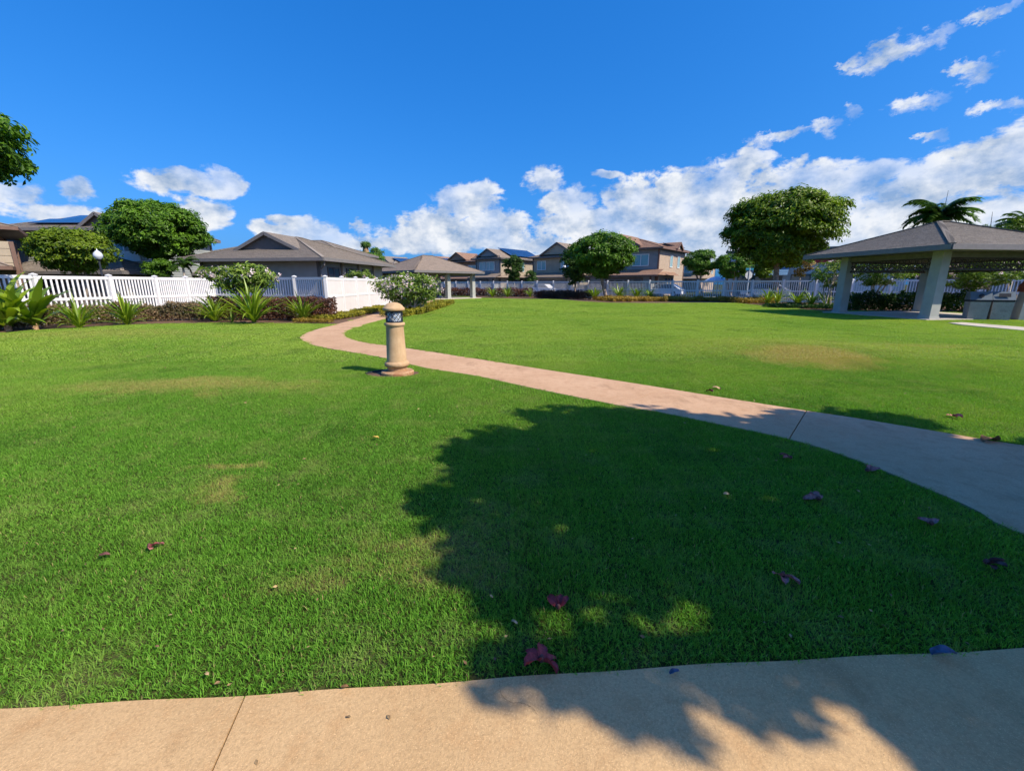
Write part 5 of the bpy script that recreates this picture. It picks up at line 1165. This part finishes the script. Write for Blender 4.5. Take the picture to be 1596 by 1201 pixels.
def stop_sign(base):
    root = empty('stop_sign', (base[0], base[1], 0), A(8)); MB().box(-0.03, 0.03, -0.03, 0.03, 0, 3.05).build('post', MAT['metal_pale'], root)
    m = MB(); n = 8; m.v = [(0.40 * math.cos(A(22.5 + 45 * k)), y, 2.35 + 0.40 * math.sin(A(22.5 + 45 * k))) for y in (0.035, 0.045) for k in range(n)]
    m.f = [tuple(range(n)), tuple(range(n, 2 * n))[::-1]] + [(k, n + k, n + (k + 1) % n, (k + 1) % n) for k in range(n)]; m.build('plate', MAT['metal_pale'], root)
    MB().box(-0.42, 0.42, -0.01, 0.01, 2.86, 3.03).build('street_name_blade', MAT['street_sign'], root)
    tag(root, 'grey back of an octagonal stop sign behind the far fence', 'sign')
stop_sign((at(1168, 425, 44).x, 44.0))
def tent(base):
    root = empty('canopy_tent', (base[0], base[1], 0), 0.2); m = MB(); z0, s = 1.95, 1.15
    for i in range(4):
        a, b = [(-s, -s), (s, -s), (s, s), (-s, s)][i], [(-s, -s), (s, -s), (s, s), (-s, s)][(i + 1) % 4]
        prev = None
        for k in range(6):
            t0, t1 = k / 6, (k + 1) / 6; zz = lambda t: z0 + 0.6 * math.sin(t * math.pi / 2); P = lambda q, t: (q[0] * (1 - t), q[1] * (1 - t), zz(t)); m.face([P(a, t0), P(b, t0), P(b, t1), P(a, t1)] if k < 5 else [P(a, t0), P(b, t0), P(b, t1)])
        m.face([(a[0], a[1], z0 - 0.2), (b[0], b[1], z0 - 0.2), (b[0], b[1], z0), (a[0], a[1], z0)])
    m.build('canopy', MAT['tent_blue'], root)
    for x in (-s, s):
        for y in (-s, s): MB().box(x - 0.03, x + 0.03, y - 0.03, y + 0.03, 0, z0).build('leg', MAT['metal_pale'], root)
    tag(root, 'pale blue canopy tent behind the far fence', 'tent')
tent((at(1116, 440, 62).x, 62.0))
def garden_bench(base, rz):
    root = empty('garden_bench', (base[0], base[1], 0), rz)
    for k in range(4): MB().box(-0.75, 0.75, -0.22 + k * 0.12, -0.12 + k * 0.12, 0.42, 0.45).build('slat', MAT['vinyl'], root)
    m = MB(); m.tube([(-0.75 + 1.5 * t, 0.27, 1.05 + 0.22 * math.sin(math.pi * t)) for t in np.linspace(0, 1, 13)], 0.035, 8); m.box(-0.75, 0.75, 0.25, 0.29, 0.62, 0.70); m.box(-0.75, 0.75, 0.25, 0.29, 0.97, 1.03); m.build('back_rail', MAT['vinyl'], root)
    for k in range(7): x = -0.66 + 0.22 * k; MB().box(x - 0.025, x + 0.025, 0.255, 0.285, 0.70, 1.05 + 0.2 * math.sin(math.pi * (x + 0.75) / 1.5)).build('back_slat', MAT['vinyl'], root)
    for x in (-0.72, 0.72):
        for y in (-0.2, 0.27): MB().box(x - 0.03, x + 0.03, y - 0.03, y + 0.03, 0, 0.45 if y < 0 else 1.06).build('leg', MAT['vinyl'], root)
    tag(root, 'white garden bench with arched back behind the picket fence', 'bench')
garden_bench((at(320, 450, 24.6).x, 24.6), A(160))
for lab, px, y0, y1, Yd in (('tall thin whip antenna above the pavilion roof', 1478, 297, 350, 38.5), ('short thin antenna right of the palm', 1547, 330, 360, 37.5)):
    p = at(px, y0, Yd); q = at(px - 11 if y0 < 300 else px - 4, y1, Yd); m = MB().tube([(q.x - 0.1, Yd, 0.0), (q.x, Yd, q.z), tuple(p)], [0.05, 0.035, 0.012], 6)
    tag(m.build('antenna', MAT['dark_metal'], None, True), lab, 'antenna')
# far ridge
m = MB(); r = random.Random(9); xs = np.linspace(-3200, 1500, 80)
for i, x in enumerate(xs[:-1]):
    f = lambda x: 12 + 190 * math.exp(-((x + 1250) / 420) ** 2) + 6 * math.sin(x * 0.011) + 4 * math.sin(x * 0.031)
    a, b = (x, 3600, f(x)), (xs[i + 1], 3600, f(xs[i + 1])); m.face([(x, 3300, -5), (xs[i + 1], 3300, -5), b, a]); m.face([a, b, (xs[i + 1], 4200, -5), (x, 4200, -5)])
tag(m.build('hills', MAT['hill_haze'], None, True), kind='structure')

# ------------------------------------------------------------------ fallen blossoms and leaves
def petal_mesh(L, w, curl, cup, seed, mat):
    r = random.Random(seed); v = []; f = []; n, k = 8, 5
    for i in range(n):
        t = i / (n - 1); ww = w * math.sin(math.pi * (0.12 + 0.80 * t)) ** 0.7 * (1 if t < 0.85 else 1.05 - (t - 0.85) * 2.6)
        for j in range(k):
            s = j / (k - 1) * 2 - 1; v.append((t * L, s * ww / 2, L * 0.14 * math.sin(math.pi * t * curl) + cup * w * abs(s) ** 1.6 + 0.04 * L * math.sin(9 * t + 4 * s + seed) * abs(s)))
    for i in range(n - 1):
        for j in range(k - 1): f.append((i * k + j, i * k + j + 1, (i + 1) * k + j + 1, (i + 1) * k + j))
    me = np_mesh('petal', v, f, smooth=True); me.materials.append(mat); return me
PET = {}
for mn in ('petal_red', 'petal_mauve', 'petal_dark'): PET[mn] = [petal_mesh(0.080, 0.050, 0.85 + 0.12 * i, 0.16 + 0.08 * i, i, MAT[mn]) for i in range(4)]
def blossom(label, px, py, size, mn, n, seed, flat=1.0, lift=0.028):
    r = random.Random(seed); b = G(px, py); root = empty('fallen_blossom', (b[0], b[1], tz(*b) + lift), r.uniform(0, 6)); root.rotation_euler = (r.uniform(-0.25, 0.25) / flat, r.uniform(-0.25, 0.25) / flat, r.uniform(0, 6.28))
    for i in range(n):
        o = bpy.data.objects.new('petal', PET[mn][i % 4]); COL.objects.link(o); o.parent = root; s = size * r.uniform(0.75, 1.1) * (1.0 if n >= 5 else 0.85)
        yaw = i * 6.283 / n * (0.34 if n < 5 else 1) + r.uniform(-0.3, 0.3); o.matrix_local = Matrix.Rotation(yaw, 4, 'Z') @ Matrix.Translation((0.008 * size, 0, 0.0)) @ Matrix.Rotation(r.uniform(-0.35, 0.1), 4, 'Y') @ Matrix.Rotation(r.uniform(-0.5, 0.5), 4, 'X') @ Matrix.Diagonal((s, s, s, 1))
    MB().lathe([(0.0, -0.004), (0.010 * size, 0.0), (0.013 * size, 0.012), (0.006 * size, 0.024), (0.0, 0.026)], 10).build('calyx', MAT['petal_dark'], root, True)
    tag(root, label, 'blossom', 'blossoms fallen on the lawn')
blossom('large crimson five petalled blossom at the edge of the near walk', 843, 1040, 1.0, 'petal_red', 5, 1)
blossom('pinkish red wilted blossom in the sunlit grass above the large one', 870, 957, 0.85, 'petal_red', 4, 2)
blossom('mauve wilted blossom alone on the shaded lawn, lower right', 1218, 908, 1.0, 'petal_mauve', 3, 3)
blossom('mauve wilted blossom midway across the shaded lawn', 1275, 785, 1.15, 'petal_mauve', 4, 4)
blossom('mauve blossom on the shaded grass close to the path edge', 1350, 738, 1.25, 'petal_mauve', 4, 5)
blossom('pink blossom highest on the shaded lawn by the path', 1231, 719, 1.1, 'petal_mauve', 4, 6)
blossom('dull mauve blossom in the shade near the right edge', 1450, 824, 1.0, 'petal_mauve', 3, 7)
blossom('dark shrivelled blossom in the deepest shade at right', 1536, 886, 1.1, 'petal_dark', 4, 8)
blossom('faded purple blossom alone on the sunlit left lawn', 234, 857, 0.85, 'petal_mauve', 3, 9)
blossom('small red blossom on the far edge of the path', 1110, 614, 1.0, 'petal_red', 3, 10)
blossom('tan withered blossom on the sunlit lawn beyond the path', 1486, 652, 1.05, 'petal_mauve', 4, 11)
def dry_leaf(label, px, py, L, w, mat, seed, lift=0.03, curl=1.0, cat='leaf'):
    r = random.Random(seed); b = G(px, py); o = link('fallen_leaf', petal_mesh(L, w, curl, 0.3, seed, MAT[mat])); o.location = (b[0] - L / 2, b[1], tz(*b) + lift); o.rotation_euler = (r.uniform(-0.3, 0.3), r.uniform(-0.2, 0.2), r.uniform(-0.6, 0.6)); tag(o, label, cat, 'fallen leaves')
dry_leaf('large curled brown leaf on the shaded path edge at right', 1552, 691, 0.24, 0.10, 'tree_leaf_dry', 1, 0.02)
dry_leaf('tan leaf beside the small red blossom by the path', 1116, 608, 0.11, 0.05, 'leaf_tan', 2)
dry_leaf('yellow leaf on the sunlit grass below the bollard', 586, 687, 0.065, 0.04, 'leaf_yellow', 3)
dry_leaf('slate blue dead leaf on the near walk at lower right', 1466, 1031, 0.085, 0.045, 'leaf_slate', 4, 0.024)
dry_leaf('small dark leaf on the left lawn beside the purple blossom', 162, 871, 0.05, 0.025, 'petal_dark', 5)
dry_leaf('tiny pale leaf in the shade at mid lawn', 1131, 778, 0.04, 0.028, 'leaf_tan', 6)
dry_leaf('small blue grey leaf scrap on the near walk at mid right', 1051, 1060, 0.04, 0.02, 'leaf_slate', 7, 0.022)
dry_leaf('pale leaf on the grass at the pool of light', 802, 978, 0.03, 0.016, 'leaf_tan', 8)
dry_leaf('cream leaf on the grass above the near walk joint', 326, 1057, 0.022, 0.012, 'leaf_tan', 9)
dry_leaf('brown leaf scrap at the walk edge right of the joint', 538, 1078, 0.028, 0.012, 'tree_leaf_dry', 10, 0.022)

n = NT('litter'); q_ = n.ramp(n.noise(n.pos(), 9.0, 1), 0.35, 0.65); n.done(n.prin(n.mix(q_, (0.42, 0.30, 0.14), (0.16, 0.09, 0.05)), 0.85, 0.1))
def litter():
    """dry leaf crumbs on the lawn and walks"""
    r = np.random.default_rng(77); n = 420; y = 1.0 + 22 * r.random(n) ** 1.6; x = r.uniform(-1, 1, n) * (1.2 * y + 0.6)
    on = lawn_mask(x, y); k = on | (r.random(n) < 0.12); x, y, on = x[k], y[k], on[k]; n = len(x); P = np.c_[x, y, terr(x, y) + np.where(on, 0.032, 0.021)]
    v, f = leaves(P, np.tile([0, 0, 1.0], (n, 1)), 0.018 + 0.0016 * y, r, 0.55, 0.0, 0.35)
    o = link('leaf_litter', np_mesh('leaf_litter', v, f), None, MAT['litter']); tag(o, 'scattered crumbs of dry leaves on grass and path', 'leaf litter', kind='stuff')
litter()
